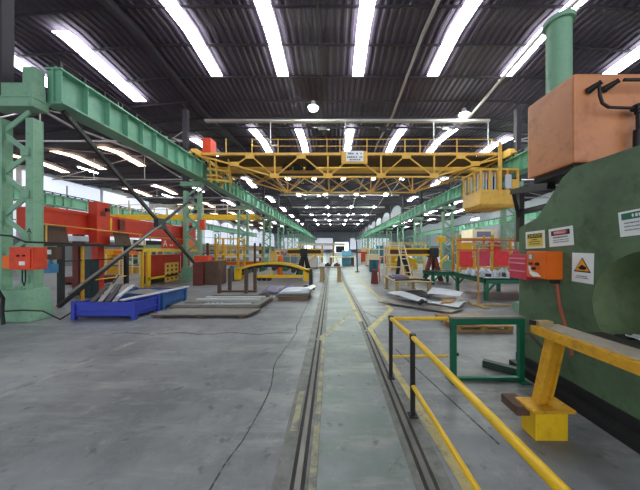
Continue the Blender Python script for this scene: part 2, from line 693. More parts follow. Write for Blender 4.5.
def line(p, q, w, m, z=.004):
    p, q = Vector(p), Vector(q)
    d = (q - p).normalized()
    a = Vector((d.y, -d.x, 0)) * w / 2
    n = 10
    b = MB()
    vs = []
    for i in range(n + 1):
        c = p + (q - p) * i / n
        c.z = z
        vs += [c - a, c + a]
    b.add(vs, [(2 * i, 2 * i + 1, 2 * i + 3, 2 * i + 2) for i in range(n)])
    return trim(b, m)


line((1.23, 19, 0), (1.52, 6.45, 0), .11, ym)
line((1.54, 6.55, 0), (.66, 4.75, 0), .13, ym)
line((.58, 6.5, 0), (-.27, 4.3, 0), .12, ymb)
line((-3.75, 1.8, 0), (-3.35, 4.9, 0), .13, wm)
trim(strip('j', lambda y: -.77 + .05 * math.sin(y * 3.1) * (y < 5), 1.0, 30, .016, crackm, .003, 140, .012), crackm)
b = MB()
vs = []
for i in range(31):
    x = -4.2 + 3.4 * i / 30
    y = 4.62 + .05 * math.sin(i * .7) + random.uniform(-.02, .02)
    vs += [(x, y, .003), (x, y + .03, .003)]
b.add(vs, [(2 * i, 2 * i + 2, 2 * i + 3, 2 * i + 1) for i in range(30)])
trim(b, crackm)
line((.98, 3.9, 0), (1.35, 2.0, 0), .02, crackm)
line((.76, 6.3, 0), (1.02, 5.6, 0), .025, crackm)

# ---------------------------------------------------------------- columns
HCOL = 5.0


def make_column():
    t = thing('lattice_column', 'x', 'column')
    for sx, w in ((-.4, .17), (.31, .17)):
        b = MB()
        b.box(sx - w / 2, sx + w / 2, -.1, -.085, .35, HCOL - .45)
        b.box(sx - w / 2, sx + w / 2, .085, .1, .35, HCOL - .45)
        b.box(sx + w / 2 - .03, sx + w / 2 - .005, -.085, .085, .35, HCOL - .45)
        b.box(sx - w / 2 + .005, sx - w / 2 + .03, -.085, .085, .35, HCOL - .45)
        b.build('leg', GREEN, t)
    b = MB()
    for yy in (-.02,):
        z = .45
        s = 1
        while z < HCOL - .72:
            b.bar((-.4 * s, yy, z), (.22 * s, yy, z + .475) if s > 0 else (-.4, yy, z + .475),   .1, .03, (0, 1, 0)) if s > 0 else \
                b.bar((.22, yy, z), (-.4, yy, z + .475), .1, .03, (0, 1, 0))
            z += .475
            s = -s
    b.build('lattice', GREEN, t)
    for i in range(4):
        z = .925 + i * .95
        MB().box(.15, .33, -.135, -.1, z - .09, z + .09).build('gusset_plate', GREEN, t)
    b = MB()
    b.box(-.6, .45, -.16, .16, HCOL - .22, HCOL)
    b.box(-.62, .47, -.18, .18, HCOL - .03, HCOL)
    b.build('cap_beam', GREEN, t, .008)
    b = MB()
    b.prism([(-.6, -.22, .0), (.5, -.22, .0), (.5, -.22, .05), (.44, -.22, .42), (.4, -.22, .7), (-.48, -.22, .7), (-.52, -.22, .42), (-.6, -.22, .05)], (0, .44, 0))
    b.build('base', GREEN, t, .01)
    b = MB().box(-.52, -.3, -.11, .11, HCOL, 8.7)
    b.build('upper_post', PALEBLUE, t)
    return t


col0 = make_column()
first = [True]


def place_col(x, y, label, flip=False, far=False):
    o = col0 if first[0] else copy_tree(col0, None, 'upper_post' if far else '#')
    first[0] = False
    o.location = (x, y, 0)
    if flip:
        o.rotation_euler = (0, 0, math.pi)
    o['label'] = label
    if x < 0 or y < 13:
        for ch in o.children:
            if ch.name.startswith('upper_post'):
                ch.material_slots[0].link = 'OBJECT'
                ch.material_slots[0].material = PURLIN
    return o


PITCH = 6.9
cols = []
for k in range(13):
    y = 5.6 + PITCH * k
    lab = 'green lattice column, %s in the row on the side of the red machine' % ORD[k] if k else \
        'nearest green lattice column, lettered A, with an orange switch box beside the red machine'
    cols.append(place_col(-7.15, y, lab))
for k in range(1, 13):
    place_col(8.95, 5.6 + PITCH * k, 'green lattice column, %s in the row behind the big green press' % ORD[k - 1], True)
for k in range(2, 9):
    place_col(-22.4, 5.6 + PITCH * k, 'distant lattice column, %s in the row along the white daylit wall' % ORD[k - 2], False, True)
for k in range(4, 11):
    place_col(23.4, 5.6 + PITCH * k, 'distant lattice column, %s in the outer row beyond the red fence' % ORD[k - 4], True, True)

b = MB()
letter = text('A', 'letter_marking', SIGNB, cols[0], (-6.84, 5.496, 2.0), (1, 0, 0), (0, 0, 1), .17)
b = MB().cone((-9.4, 5.62, .28), (-7.95, 5.62, .28), .27, .24, 20)
solo(b, 'foundation_tube', GREEN, 'fat green pipe end lying against the foot of the nearest column', 'pipe', smooth=True)
b = MB()
b.box(-7.4, -6.7, 5.44, 5.7, HCOL + .004, 5.3)
b.box(-7.0, -6.72, 5.5, 5.7, 5.3, 5.7)
solo(b, 'end_stop', GREEN, 'green stop block on top of the nearest column at the end of the girder', 'end stop', bev=.01)


# ---------------------------------------------------------------- runway girders
def girder(x, face, ya, yb, label, zt=5.82, zb=5.02, ribs=60):
    t = thing('runway_girder', label, 'girder', (x, ya, zb))
    MB().box(x - .02, x + .02, ya, yb, zb + .04, zt - .04).build('web', GIRDER, t)
    MB().box(x - .2, x + .2, ya, yb, zt - .04, zt).build('top_flange', GIRDER, t)
    MB().box(x - .26, x + .26, ya, yb, zb, zb + .04).build('bottom_flange', GIRDER, t)
    y = ya + .05
    for i in range(ribs):
        MB().box(x - .17, x + .17, y, y + .02, zb + .04, zt - .04).build('stiffener', GIRDER, t)
        y += .62 if i < 20 else 1.24
        if y > yb:
            break
    b = MB().box(x - .04, x + .04, ya, yb, zt, zt + .09)
    b.build('crane_rail', DARK, t)
    b = MB()
    y = ya
    while y < min(yb, 60):
        b.box(x + face * .12, x + face * .2, y, y + .06, zt, zt + .14)
        y += .55
    b.tube([(x + face * .16, ya, zt + .15), (x + face * .16, yb, zt + .15)], .018, 6)
    b.build('conductor_rib', BLACK, t)
    return t


girder(-6.62, 1, 5.75, 96, 'long green crane girder above the red machine, starting at the nearest column', 5.87)
girder(8.4, -1, 9.6, 96, 'long green crane girder running from behind the orange box past the cab')
girder(-22.0, 1, 8, 70, 'far green crane girder in front of the white daylit wall', ribs=40)
girder(23.0, -1, 14, 80, 'far green crane girder high beyond the red fence', ribs=40)

# cross brace
t = thing('cross_brace', 'black diagonal cross brace between the first and second green columns', 'brace', (-6.85, 9.0, 0))
MB().bar((-6.58, 5.85, .22), (-6.58, 12.35, 4.6), .07, .085).build('brace_bar', BLACK, t)
MB().bar((-6.58, 5.95, 4.95), (-6.58, 12.35, .35), .08, .1).build('brace_bar', BLACK, t)
MB().bar((-6.5, 6.0, .5), (-6.5, 9.2, 2.5), .04, .04).build('brace_bar', STEEL, t)
MB().box(-6.66, -6.5, 9.05, 9.5, 2.35, 2.75).build('gusset', BLACK, t, .01)

# ---------------------------------------------------------------- the yellow overhead crane
YA, YB = 12.0, 15.3
t = thing('overhead_crane', 'yellow lattice bridge crane spanning the hall, with a white sign and an operator cab', 'crane', (.9, 13.6, 5.72))
ZT, ZB = 6.3, 5.13
tops = [-6.0, -4.1, -1.6, .98, 3.53, 6.18, 8.0]
bots = [(-4.85, 5.7), (-2.9, ZB), (-.3, ZB), (2.3, ZB), (4.9, ZB), (6.9, 5.72)]
for nm, Y in (('front', YA), ('rear', YB)):
    b = MB().box(-6.75, 8.75, Y - .06, Y + .06, ZT - .12, ZT)
    b.build('top_chord', YEL, t)
    b = MB()
    pts = [(-6.6, Y, 6.18)] + [(x, Y, z) for x, z in bots] + [(8.55, Y, 6.18)]
    for p, q in zip(pts, pts[1:]):
        b.bar(p, q, .06, .075)
    b.build('bottom_chord', YEL, t)
    b = MB()
    for i, (x, z) in enumerate(bots):
        b.bar((x, Y, z), (tops[i], Y, ZT - .1), .055) if i else None
        b.bar((x, Y, z), (tops[i + 1], Y, ZT - .1), .055)
        if 0 < i < 5:
            b.bar((x, Y, z), (x, Y, ZT - .1), .07)
        b.box(x - .22, x + .22, Y - .05, Y - .03, z - .06, z + .16)
    for x in tops[1:-1]:
        b.box(x - .22, x + .22, Y - .08, Y - .06, ZT - .3, ZT - .02)
    b.build('truss_lattice', YEL, t)
b = MB()
for i in range(1, 5):
    x0 = bots[i][0]
    b.bar((x0, YA, ZB), (x0, YB, ZB), .06)
    if i < 4:
        x1 = bots[i + 1][0]
        xm = (x0 + x1) / 2
        b.bar((x0, YA, ZB), (xm, YB, ZB), .035)
        b.bar((xm, YB, ZB), (x1, YA, ZB), .035)
        b.bar((x0, YB, ZB), (xm, YA, ZB), .035)
        b.bar((xm, YA, ZB), (x1, YB, ZB), .035)
for sx, i in ((-1, 1), (1, 4)):
    x0 = bots[i][0]
    x1, z1 = bots[0 if sx < 0 else 5]
    b.bar((x0, YA, ZB), (x1, YB, z1), .05)
    b.bar((x0, YB, ZB), (x1, YA, z1), .05)
    b.bar((x1, YA, z1), (x1, YB, z1), .05)
b.build('bottom_lattice', YEL, t)
b = MB().box(-6.3, 8.4, YA + .07, YA + 1.5, 6.12, 6.17)
b.build('walkway_deck', DECK, t)
b = MB().box(-6.7, 8.6, YA + 1.55, YA + 1.85, 5.92, 6.34)
b.box(-6.7, 8.6, YA + 1.45, YA + 1.95, 5.9, 5.94)
b.build('main_girder', YEL, t)
b = MB().box(-6.3, 8.4, YA + 2.4, YB - .07, 6.12, 6.17)
b.build('walkway_deck', DECK, t)
for X, w in ((-6.62, .3), (8.4, .3)):
    b = MB()
    b.prism([(X - w / 2, YA - .5, 5.98), (X - w / 2, YB + .5, 5.98), (X - w / 2, YB + .6, 6.1), (X - w / 2, YB + .4, 6.36), (X - w / 2, YA - .4, 6.36), (X - w / 2, YA - .6, 6.1)], (w, 0, 0))
    e = b.build('end_carriage', YEL, t, .02)
    for yy in (YA - .1, YB + .1):
        MB().cone((X - .1, yy, 6.12), (X + .1, yy, 6.12), .155, None, 20).build('wheel', DARK, e, 0, True)
hr = MB()
px = [226, 252, 278, 327, 340, 367, 405, 420, 457, 492]
hx = [(p - 334) / F * 12 for p in px]
for x in hx:
    hr.box(x - .018, x + .018, YA - .02, YA + .03, ZT, 7.0)
for z in (6.64, 6.97):
    hr.box(hx[1], hx[-1], YA - .01, YA + .02, z - .012, z + .012)
hr.build('handrail_frame', YEL, t)
hr = MB()
for i in range(9):
    x = -5.8 + i * 1.7
    hr.box(x - .025, x + .025, YB - .02, YB + .03, ZT, 7.25)
for z in (6.8, 7.22):
    hr.box(-5.8, 7.8, YB - .01, YB + .02, z - .02, z + .02)
hr.build('handrail_frame', CREAM, t)
b = MB().box(.36, 1.62, YA - .13, YA - .09, 5.74, 6.34)
sg = b.build('sign_frame', YEL, t)
MB().box(.58, 1.42, YA - .16, YA - .13, 5.84, 6.34).build('sign_panel', WHITE, sg)
b = MB()
for z, xa, xb, st in ((6.21, .68, 1.32, .1), (6.04, .64, 1.36, .085), (5.92, .76, 1.24, .09)):
    x = xa
    while x < xb:
        if random.random() < .85:
            w = st * random.uniform(.5, .8)
            b.box(x, x + w, YA - .168, YA - .16, z - .035, z + .035)
        x += st
b.build('lettering', INK, sg)
for xx in (-2.55, -1.95, -1.3):
    b = MB().cone((xx - .22, YA + 1.2, 5.95), (xx + .2, YA + 1.2, 5.95), .12, .12, 14)
    b.cone((xx + .2, YA + 1.2, 5.95), (xx + .3, YA + 1.2, 5.95), .07, .07, 10)
    b.box(xx - .15, xx + .15, YA + 1.1, YA + 1.3, 6.02, 6.13)
    b.build('drive_motor', BLACK, t, 0, True)
MB().box(-6.5, -6.1, YA + .1, YA + .7, 6.32, 7.1).build('control_box', REDOR, t, .01)
b = MB()
for x, y in ((-6.2, YA + .2), (-5.9, YA + .2), (-6.2, YA + 1.4), (-5.7, YA + 1.4), (-5.3, YA + .3)):
    b.bar((x, y, 6.1), (x + .1, y, 4.9), .07)
for z in (5.6, 5.1):
    b.bar((-6.3, YA + .2, z), (-5.2, YA + .2, z - .15), .09)
    b.bar((-6.2, YA + 1.4, z), (-5.4, YA + .4, z), .06)
b.box(-6.3, -5.7, YA + .1, YA + .9, 5.2, 5.28)
b.build('service_cradle_frame', YEL, t)
# the operator's cab under the far end
c0, c1 = at(474, 205, 11.2), at(511, 205, 11.2)
cx0, cx1, cy0, cy1 = c0.x, c1.x, 10.7, 12.2
zb, zs, zt = 3.42, 4.2, 5.05
b = MB()
b.box(cx0, cx1, cy0, cy1, zb + .14, zs)
b.prism([(cx0, cy0, zb + .14), (cx1, cy0, zb + .14), (cx1 - .25, cy0 + .1, zb), (cx0 + .15, cy0 + .1, zb)], (0, cy1 - cy0 - .1, 0))
cab = b.build('operator_cab', YEL, t, .02)
b = MB()
for x in (cx0 + .04, cx0 + .42, cx0 + .8, cx1 - .5, cx1 - .04):
    b.box(x - .04, x + .04, cy0, cy0 + .08, zs, zt)
    b.box(x - .04, x + .04, cy1 - .08, cy1, zs, zt)
for y in (cy0 + .5, cy0 + 1.0):
    b.box(cx0, cx0 + .06, y - .03, y + .03, zs, zt)
b.box(cx0, cx1, cy0, cy1, zt, zt + .08)
b.box(cx0 + .78, cx0 + .9, cy0 - .05, cy0 + .03, zs - .3, 6.3)
b.build('window_frame', YEL, cab)
for x in (cx0 + .14, cx0 + .27, cx0 + .52, cx0 + .66):
    MB().box(x - .02, x + .02, cy0 + .02, cy0 + .05, zs, zt - .1).build('glazing_bar', PALE, cab)
for y in (cy0 + .25, cy0 + .75, cy0 + 1.25):
    MB().box(cx0 + .01, cx0 + .04, y - .03, y + .03, zs, zt - .1).build('glazing_bar', PALE, cab)
MB().box(cx0 + .95, cx1 - .6, cy0 + .6, cy0 + 1.1, zs, zt - .1).build('seat_back', BLACK, cab, .03)
MB().box(cx1 - .62, cx1 - .35, cy0 - .02, cy0 + .02, zs + .05, zs + .65).build('control_panel', PALE, cab)
MB().box(cx1 - .3, cx1, cy0 + .01, cy0 + .06, zs, zs + .45).build('door_panel', YEL, cab)

# neighbouring crane in the aisle behind
t = thing('overhead_crane', 'slim yellow crane beam far over the aisle in front of the white wall', 'crane', (-15, 24, 4.9))
MB().box(-21.4, -7.6, 23.8, 24.2, 4.45, 4.95).build('main_girder', YELB, t)
b = MB()
for i in range(12):
    x = -21.3 + i * 1.2
    b.box(x - .04, x + .04, 24.1, 24.18, 4.95, 5.9)
for z in (5.5, 5.95):
    b.box(-21.3, -8, 24.1, 24.16, z - .03, z + .03)
b.build('handrail_frame', CREAM, t)
for X in (-21.4, -7.6):
    MB().box(X - .15, X + .15, 22.8, 25.2, 4.6, 4.9).build('end_carriage', YELB, t, .02)

# ---------------------------------------------------------------- lamps
def make_lamp():
    t = thing('high_bay_lamp', 'x', 'lamp')
    b = MB()
    prof = [(.05, .34), (.1, .3), (.13, .16), (.24, .02), (.25, 0)]
    n = 20
    vs = [(r * math.cos(2 * math.pi * i / n), r * math.sin(2 * math.pi * i / n), z) for r, z in prof for i in range(n)]
    b.add(vs, [(j * n + i, j * n + (i + 1) % n, (j + 1) * n + (i + 1) % n, (j + 1) * n + i) for j in range(len(prof) - 1) for i in range(n)] + [tuple(range(n))])
    b.build('reflector', PALE, t, 0, True)
    dm = MB()
    for ra, za, rb, zb_ in ((.25, .0, .21, -.08), (.21, -.08, .12, -.14), (.12, -.14, .02, -.16)):
        dm.cone((0, 0, za), (0, 0, zb_), ra, rb, 20)
    dm.build('diffuser', LAMP, t)
    MB().cone((0, 0, .34), (0, 0, .8), .015, .015, 6).build('hanger_rod', DARK, t)
    return t


lamp0 = make_lamp()
used = [False]


def lamp(x, y, z, label, group=None):
    o = copy_tree(lamp0) if used[0] else lamp0
    used[0] = True
    o.location = (x, y, z)
    o['label'] = label
    if group:
        o['group'] = group
    elif 'group' in o:
        del o['group']
    return o


lamp(-1.05, 12.35, 8.72, 'bright round high-bay lamp hanging above the crane, left of the sign')
lamp(7.0, 13.2, 8.85, 'bright round high-bay lamp hanging above the operator cab end of the crane')
for k in range(2, 7):
    y = 12.6 + PER * k
    for i, x in enumerate((-4.6, -1.1, 2.9, 6.8)):
        lamp(x, y, roofz(x, y) - .85, 'high-bay lamp, %s from the red machine side, %s lamp row beyond the crane' % (ORD[i], ORD[k - 2]))
for k in range(0, 6):
    y = 18 + PER * k
    for i, x in enumerate((13.4, 17.6)):
        lamp(x, y, roofz(x, y) - .95, 'high-bay lamp over the red fence aisle, %s row, %s from the girder' % (ORD[k], ORD[i]))


def tube_lamp(x, y, z, label, l=1.6):
    t = thing('tube_lamp', label, 'lamp', (x, y, z))
    MB().box(x - .12, x + .12, y - l / 2, y + l / 2, z, z + .07).build('housing', PALE, t)
    MB().cone((x - .05, y - l / 2 + .05, z - .02), (x - .05, y + l / 2 - .05, z - .02), .025, .025, 8).build('lamp_tube', TUBE, t)
    MB().cone((x + .05, y - l / 2 + .05, z - .02), (x + .05, y + l / 2 - .05, z - .02), .025, .025, 8).build('lamp_tube', TUBE, t)
    MB().cone((x, y, z + .07), (x, y, roofz(x, y)), .012, .012, 6).build('hanger_rod', DARK, t)


p = at(88, 170, 19.5)
tube_lamp(p.x, p.y, p.z, 'bright tube lamp hanging before the white wall, nearest to the first green column')
p = at(160, 187, 24)
tube_lamp(p.x, p.y, p.z, 'bright tube lamp hanging over the aisle near the cross brace')
p = at(168, 196, 26)
tube_lamp(p.x, p.y, p.z, 'tube lamp hanging lower over the aisle just before the second green column')
p = at(459, 211, 24)
tube_lamp(p.x, p.y, p.z, 'wide bright tube lamp under the cab, beyond the green girder')
p = at(475, 219, 30)
tube_lamp(p.x, p.y, p.z, 'bright tube lamp over the aisle between the two green girders')

# drop pipes and floodlights at the valley
for i, (pxx, lab) in enumerate(((271, 'thin white drop pipe with a bent foot above the crane, towards the red machine'), (345, 'thin white drop pipe just above the crane sign'),
                               (433, 'thin white drop pipe above the crane near the cab'), (487, 'thin white drop pipe above the cab beside the orange box'))):
    p = at(pxx, 126, 14.0)
    b = MB().tube([(p.x, 13.9, 8.8), (p.x, 13.9, 7.55), (p.x + .05, 13.9, 7.47), (p.x + .4, 13.9, 7.5)], .03, 8)
    solo(b, 'drop_pipe', PALE, lab, 'pipe', smooth=True)
for pxx, lab in ((322, 'black floodlight under the roof gutter, beside the lamp above the crane'), (383, 'black floodlight under the roof gutter above the crane, just past the sign'),
                 (444, 'black floodlight under the roof gutter, nearest the cab')):
    p = at(pxx, 127, 14.1)
    t = thing('floodlight', lab, 'floodlight', (p.x, 14.1, 8.4))
    MB().box(p.x - .2, p.x + .2, 13.95, 14.2, 8.38, 8.58).build('lamp_housing', BLACK, t, .03)
    MB().bar((p.x, 14.1, 8.58), (p.x, 14.1, 8.72), .05).build('bracket', BLACK, t)
    MB().bar((p.x - .45, 14.1, 8.62), (p.x + .45, 14.1, 8.46), .04).build('bracket_arm', STEEL, t)

# ---------------------------------------------------------------- left side: red machine
XM = -8.4
t = thing('gantry_press', 'large red gantry machine with a long crossbeam beside the nearest column', 'machine', (XM - .3, 10.5, 0))
MB().box(XM - .6, XM, 6.95, 14.9, 2.1, 2.8).build('crossbeam', RED, t, .015)
b = MB()
b.box(XM - .02, XM + .02, 6.95, 14.9, 2.74, 2.84)
b.box(XM - .02, XM + .02, 6.95, 14.9, 2.08, 2.13)
b.build('beam_flange', REDOR, t)
for ya, yb, zt in ((8.35, 8.85, 3.22), (13.5, 14.0, 3.1)):
    u = MB().box(XM + .02, XM + .32, ya, yb, 1.75, zt).build('upright', RED, t, .015)
    MB().box(XM + .32, XM + .34, ya + .12, ya + .3, 2.75, 2.9).build('nameplate', DARKRED, u)
    MB().box(XM + .34, XM + .4, ya + .28, ya + .4, zt - .3, zt - .18).build('knob', BLACK, u)
MB().box(XM + .06, XM + .28, 8.42, 8.66, 0, 1.75).build('leg', RED, t, .01)
MB().box(XM - .6, XM - .4, 8.42, 8.66, 0, 2.1).build('leg', DARKRED, t, .01)
MB().box(XM - .1, XM + .2, 13.6, 13.95, 0, 1.75).build('leg', RED, t, .01)
MB().box(XM - .5, XM, 11.3, 13.4, .35, 1.32).build('lower_bed', RED, t, .02)
MB().box(XM - .5, XM - .05, 11.3, 13.4, 0, .35).build('plinth', DARK, t)
MB().box(XM + .02, XM + .12, 9.0, 9.14, 2.3, 2.75).build('yellow_bracket', YELB, t)
MB().box(XM + .02, XM + .1, 9.5, 9.75, 2.35, 2.75).build('hydraulic_valve', DARKRED, t, .01)
MB().box(XM + .0, XM + .2, 7.1, 8.2, 1.85, 2.02).build('guide_rail', BRIGHT, t, .01)
MB().box(XM + .0, XM + .2, 10.0, 13.2, 1.8, 1.98).build('guide_rail', DARK, t, .01)
for ya, yb in ((9.6, 9.95), (10.25, 10.6)):
    MB().box(XM + .2, XM + .26, ya, yb, 1.76, 2.0).build('bright_gap_block', WHITE, t, .01)  # white blocks paint in the bright gaps seen under the crossbeam

XP = -7.75
t = thing('machine_walkway', 'dark steel walkway with a thin yellow rail in front of the red crossbeam', 'walkway', (XP - .3, 8.3, 0))
MB().box(XP - .28, XP, 6.5, 9.9, 1.68, 1.75).build('deck', DARK, t)
b = MB().tube([(XP, 6.5, 2.27), (XP, 9.9, 2.18)], .02)
for y in (6.6, 9.8):
    b.tube([(XP, y, 1.75), (XP, y, 2.25 if y < 8 else 2.18)], .018)
b.build('handrail', YEL, t)
for y in (7.0, 9.2):
    MB().box(XP - .1, XP, y - .06, y + .06, 0, 1.68).build('leg', BLACK, t)
MB().box(XP - .06, XP, 7.55, 7.61, 0, 1.68).build('leg', YELD, t)
MB().tube([(XP - .02, 7.6, .6), (XP - .02, 9.2, .6)], .022).build('lower_rail', YEL, t)
MB().tube([(XP - .02, 7.0, 1.25), (XP - .02, 9.2, 1.25)], .02).build('middle_rail', BLACK, t)

t = thing('yellow_platform', 'yellow edged working platform with a red lettered board before the second green column', 'platform', (XP - .3, 12, 0))
MB().box(XP - .28, XP - .03, 9.95, 14.3, 1.5, 1.58).build('deck', DARK, t)
MB().box(XP - .03, XP, 9.95, 14.3, 1.48, 1.6).build('edge_beam', YELB, t)
for y, w in ((10.3, .09), (9.98, .04), (14.2, .06)):
    MB().box(XP - .1, XP - .02, y - w, y + w, 0, 1.5).build('leg', YELB, t)
b = MB().tube([(XP, 9.95, 2.1), (XP, 14.3, 2.1)], .02)
for y in (10, 12.2, 14.25):
    b.tube([(XP, y, 1.6), (XP, y, 2.1)], .018)
b.build('handrail', YELD, t)
MB().box(XP - .08, XP - .02, 10.2, 12.2, .3, .4).build('lower_beam', YELB, t)
b = MB().box(XP - .06, XP - .02, 11.3, 12.25, .05, .95)
pl = b.build('guard_panel', YEL, t)
b = MB()
for i in range(3):
    for j in range(4):
        b.cone((XP - .02, 11.45 + i * .3, .2 + j * .2), (XP - .014, 11.45 + i * .3, .2 + j * .2), .06, .06, 10)
b.build('hole_pattern', DARK, pl)
bd = MB().box(XP + .0, XP + .03, 11.0, 12.9, 1.62, 2.08).build('name_board', REDOR, t)
MB().box(XP + .0, XP + .03, 12.9, 14.2, 1.62, 2.1).build('board_panel', ORANGE, t)
text('A', 'lettering', WHITE, bd, (XP + .035, 11.2, 1.84), (0, 1, 0), (0, 0, 1), .42)
b = MB()
y = 11.5
for i in range(9):
    w = random.uniform(.06, .11)
    h = random.uniform(.05, .09)
    if i not in (2, 3):
        b.box(XP + .03, XP + .036, y, y + w, 1.74, 1.74 + h)
    y += .14
b.build('lettering', WHITE, bd)

p = [(XP - .05, 6.5, 1.755), (XP - .05, 7.2, 1.755), (XP - .15, 7.2, 2.26), (XP - .15, 6.5, 2.26)]
solo(MB().prism(p, (.02, 0, .006)), 'steel_plate', BROWN, 'brown rusty plate leaning on the walkway rail beside the nearest column', 'plate')
p = [(XP - .05, 8.75, 1.755), (XP - .05, 9.4, 1.755), (XP - .15, 9.4, 2.2), (XP - .15, 8.75, 2.2)]
solo(MB().prism(p, (.02, 0, .006)), 'steel_plate', BROWN, 'brown rusty plate leaning on the walkway rail beside the red upright', 'plate')
b = MB().box(-8.3, -7.95, 8.0, 8.3, 0, 1.25)
solo(b, 'machine_cabinet', DTEAL, 'dark teal upright cabinet beneath the walkway, beside the red leg', 'cabinet', bev=.015)
t = thing('switch_box', 'grey switch box with a white label hanging under the walkway next to the orange box', 'box', (-7.7, 6.55, 1.36))
MB().box(-7.86, -7.4, 6.5, 6.66, 1.32, 1.66).build('housing', BROWN, t, .01)
MB().box(-7.62, -7.5, 6.49, 6.5, 1.46, 1.58).build('label_panel', WHITE, t)
b = MB().box(-7.78, -7.58, 6.55, 6.75, .95, 1.2)
b.cone((-7.68, 6.65, 1.2), (-7.68, 6.65, 1.32), .05, .03)
solo(b, 'oil_can', mat('blue plastic', (70, 130, 180), .4), 'small blue can hanging below the grey switch box', 'can', bev=.02)

# orange boxes on the nearest column
t = thing('electrical_box', 'red orange electrical box fixed to the nearest green column', 'electrical box', (-6.75, 5.3, 1.14))
MB().box(-6.85, -6.34, 5.16, 5.42, 1.16, 1.64).build('housing', REDOR, t, .012)
MB().box(-7.05, -6.85, 5.2, 5.4, 1.18, 1.46).build('side_box', ORANGE, t, .012)
MB().box(-6.8, -6.38, 5.14, 5.16, 1.2, 1.6).build('door', REDOR, t, .004)
MB().box(-6.6, -6.48, 5.13, 5.14, 1.26, 1.34).build('label_panel', WHITE, t)
MB().cone((-6.62, 5.14, 1.46), (-6.62, 5.11, 1.46), .02).build('knob', BLACK, t)
MB().cone((-6.5, 5.14, 1.46), (-6.5, 5.11, 1.46), .02).build('knob', BLACK, t)
b = MB().tube([(-6.75, 5.36, 1.16), (-6.75, 5.36, .9), (-6.78, 5.36, .8), (-6.82, 5.36, .9), (-6.82, 5.36, 1.16)], .012)
solo(b, 'power_cable', BLACK, 'looped black cable hanging under the orange box on the column', 'cable', smooth=True)
b = MB().tube([(-7.45, 5.28, 2.0), (-7.2, 5.26, 1.9), (-6.9, 5.24, 1.88), (-6.6, 5.24, 1.75), (-6.1, 6.4, 1.72)], .02)
solo(b, 'power_cable', BLACK, 'black cable slung across the nearest column above the orange box', 'cable', smooth=True)
b = MB().tube([(-7.5, 5.25, 1.1), (-7.25, 5.2, .9), (-7.0, 5.18, .55), (-7.05, 5.2, .25), (-6.95, 5.15, .02)], .035)
solo(b, 'hydraulic_hose', BLACK, 'thick black hose running down the nearest column to its foot', 'hose', smooth=True)
b = MB().tube([(-7.0, 5.2, .28), (-6.6, 5.2, .3), (-6.3, 5.3, .26), (-6.15, 5.5, .02), (-5.95, 5.9, .3), (-6.2, 6.8, .55), (-6.5, 7.4, .8)], .018)
solo(b, 'hydraulic_hose', BLACK, 'thin black hose looping over the floor from the nearest column', 'hose', smooth=True)
b = MB().box(-6.66, -6.42, 12.12, 12.3, 2.55, 3.05)
solo(b, 'electrical_box', REDOR, 'small red box fixed to the second green column', 'electrical box', bev=.01)
t = thing('machine_cabinet', 'brown steel cabinet standing at the foot of the second green column', 'cabinet', (-5.8, 11, 0))
MB().box(-6.2, -5.75, 10.75, 11.6, 0, 1.02).build('body', DARKRED, t, .01)
MB().box(-5.75, -5.15, 10.9, 11.7, 0, 1.05).build('side_panel', BROWN, t, .01)
b = MB().box(-6.25, -5.6, 10.9, 11.3, 1.05, 1.3)
solo(b, 'control_box', REDOR, 'red orange control box on top of the brown cabinet', 'control box', bev=.02)


# ---------------------------------------------------------------- blue crates
def crate(x0, x1, y0, y1, h, m, label):
    t = thing('steel_crate', label, 'crate', ((x0 + x1) / 2, (y0 + y1) / 2, 0))
    zb = .06
    MB().box(x0, x1, y0, y1, zb, zb + .02).build('bottom', m, t)
    for nm, a in (('side_panel', (x0, x1, y0, y0 + .03, zb, h)), ('side_panel', (x0, x1, y1 - .03, y1, zb, h)),
                  ('side_panel', (x0, x0 + .03, y0, y1, zb, h)), ('side_panel', (x1 - .03, x1, y0, y1, zb, h))):
        MB().box(*a).build(nm, m, t, .006)
    b = MB()
    for y in (y0 - .02, y1 - .02):
        b.box(x0 - .02, x1 + .02, y, y + .04, h - .05, h)
        b.box(x0 - .02, x1 + .02, y, y + .04, zb + .1, zb + .13)
    for x in (x0 - .02, x1 - .02):
        b.box(x, x + .04, y0, y1, h - .05, h)
        b.box(x, x + .04, y0, y1, zb + .1, zb + .13)
    b.build('rim', m, t)
    for x in (x0, x1):
        for y in (y0, y1):
            MB().box(x - .04, x + .04, y - .04, y + .04, 0, h + .03).build('corner_post', m, t)
    return t


crate(-5.88, -4.53, 5.55, 6.3, .39, BLUE, 'deep blue steel crate nearest the camera, filled with leaning steel strips')
crate(-6.0, -4.5, 6.45, 7.4, .42, BLUE2, 'lighter blue steel crate standing behind the deep blue one')
ST = ['shortest, at the outer end', 'second from the outer end', 'third from the outer end', 'fourth from the outer end', 'nearest the middle of the crate']
for i in range(4):
    x = -5.72 + i * .17
    b = MB().bar((x + .12, 5.68, .37), (x - .32, 6.55, .66), .09, .03)
    solo(b, 'steel_strip', STEEL if i % 2 else DARK, 'grey steel strip leaning out of the deep blue crate, ' + ST[i], 'strip')
b = MB().bar((-4.86, 5.6, .43), (-4.3, 7.2, .5), .14, .03)
solo(b, 'steel_channel', PALE, 'long pale steel channel lying across both blue crates', 'channel')
b = MB().bar((-4.95, 5.62, .5), (-5.5, 6.7, .62), .08, .03)
solo(b, 'steel_channel', PALE, 'narrow pale steel channel crossing the deep blue crate at a slant', 'channel')
b = MB().sheet([(-5.8, 6.6, .4), (-4.6, 6.6, .4), (-4.65, 7.3, .4), (-5.8, 7.3, .4)], 4, lambda u, v: .02 * math.sin(u * 9), .02)
solo(b, 'steel_sheet', STEEL, 'grey sheet lying in the lighter blue crate', 'sheet')

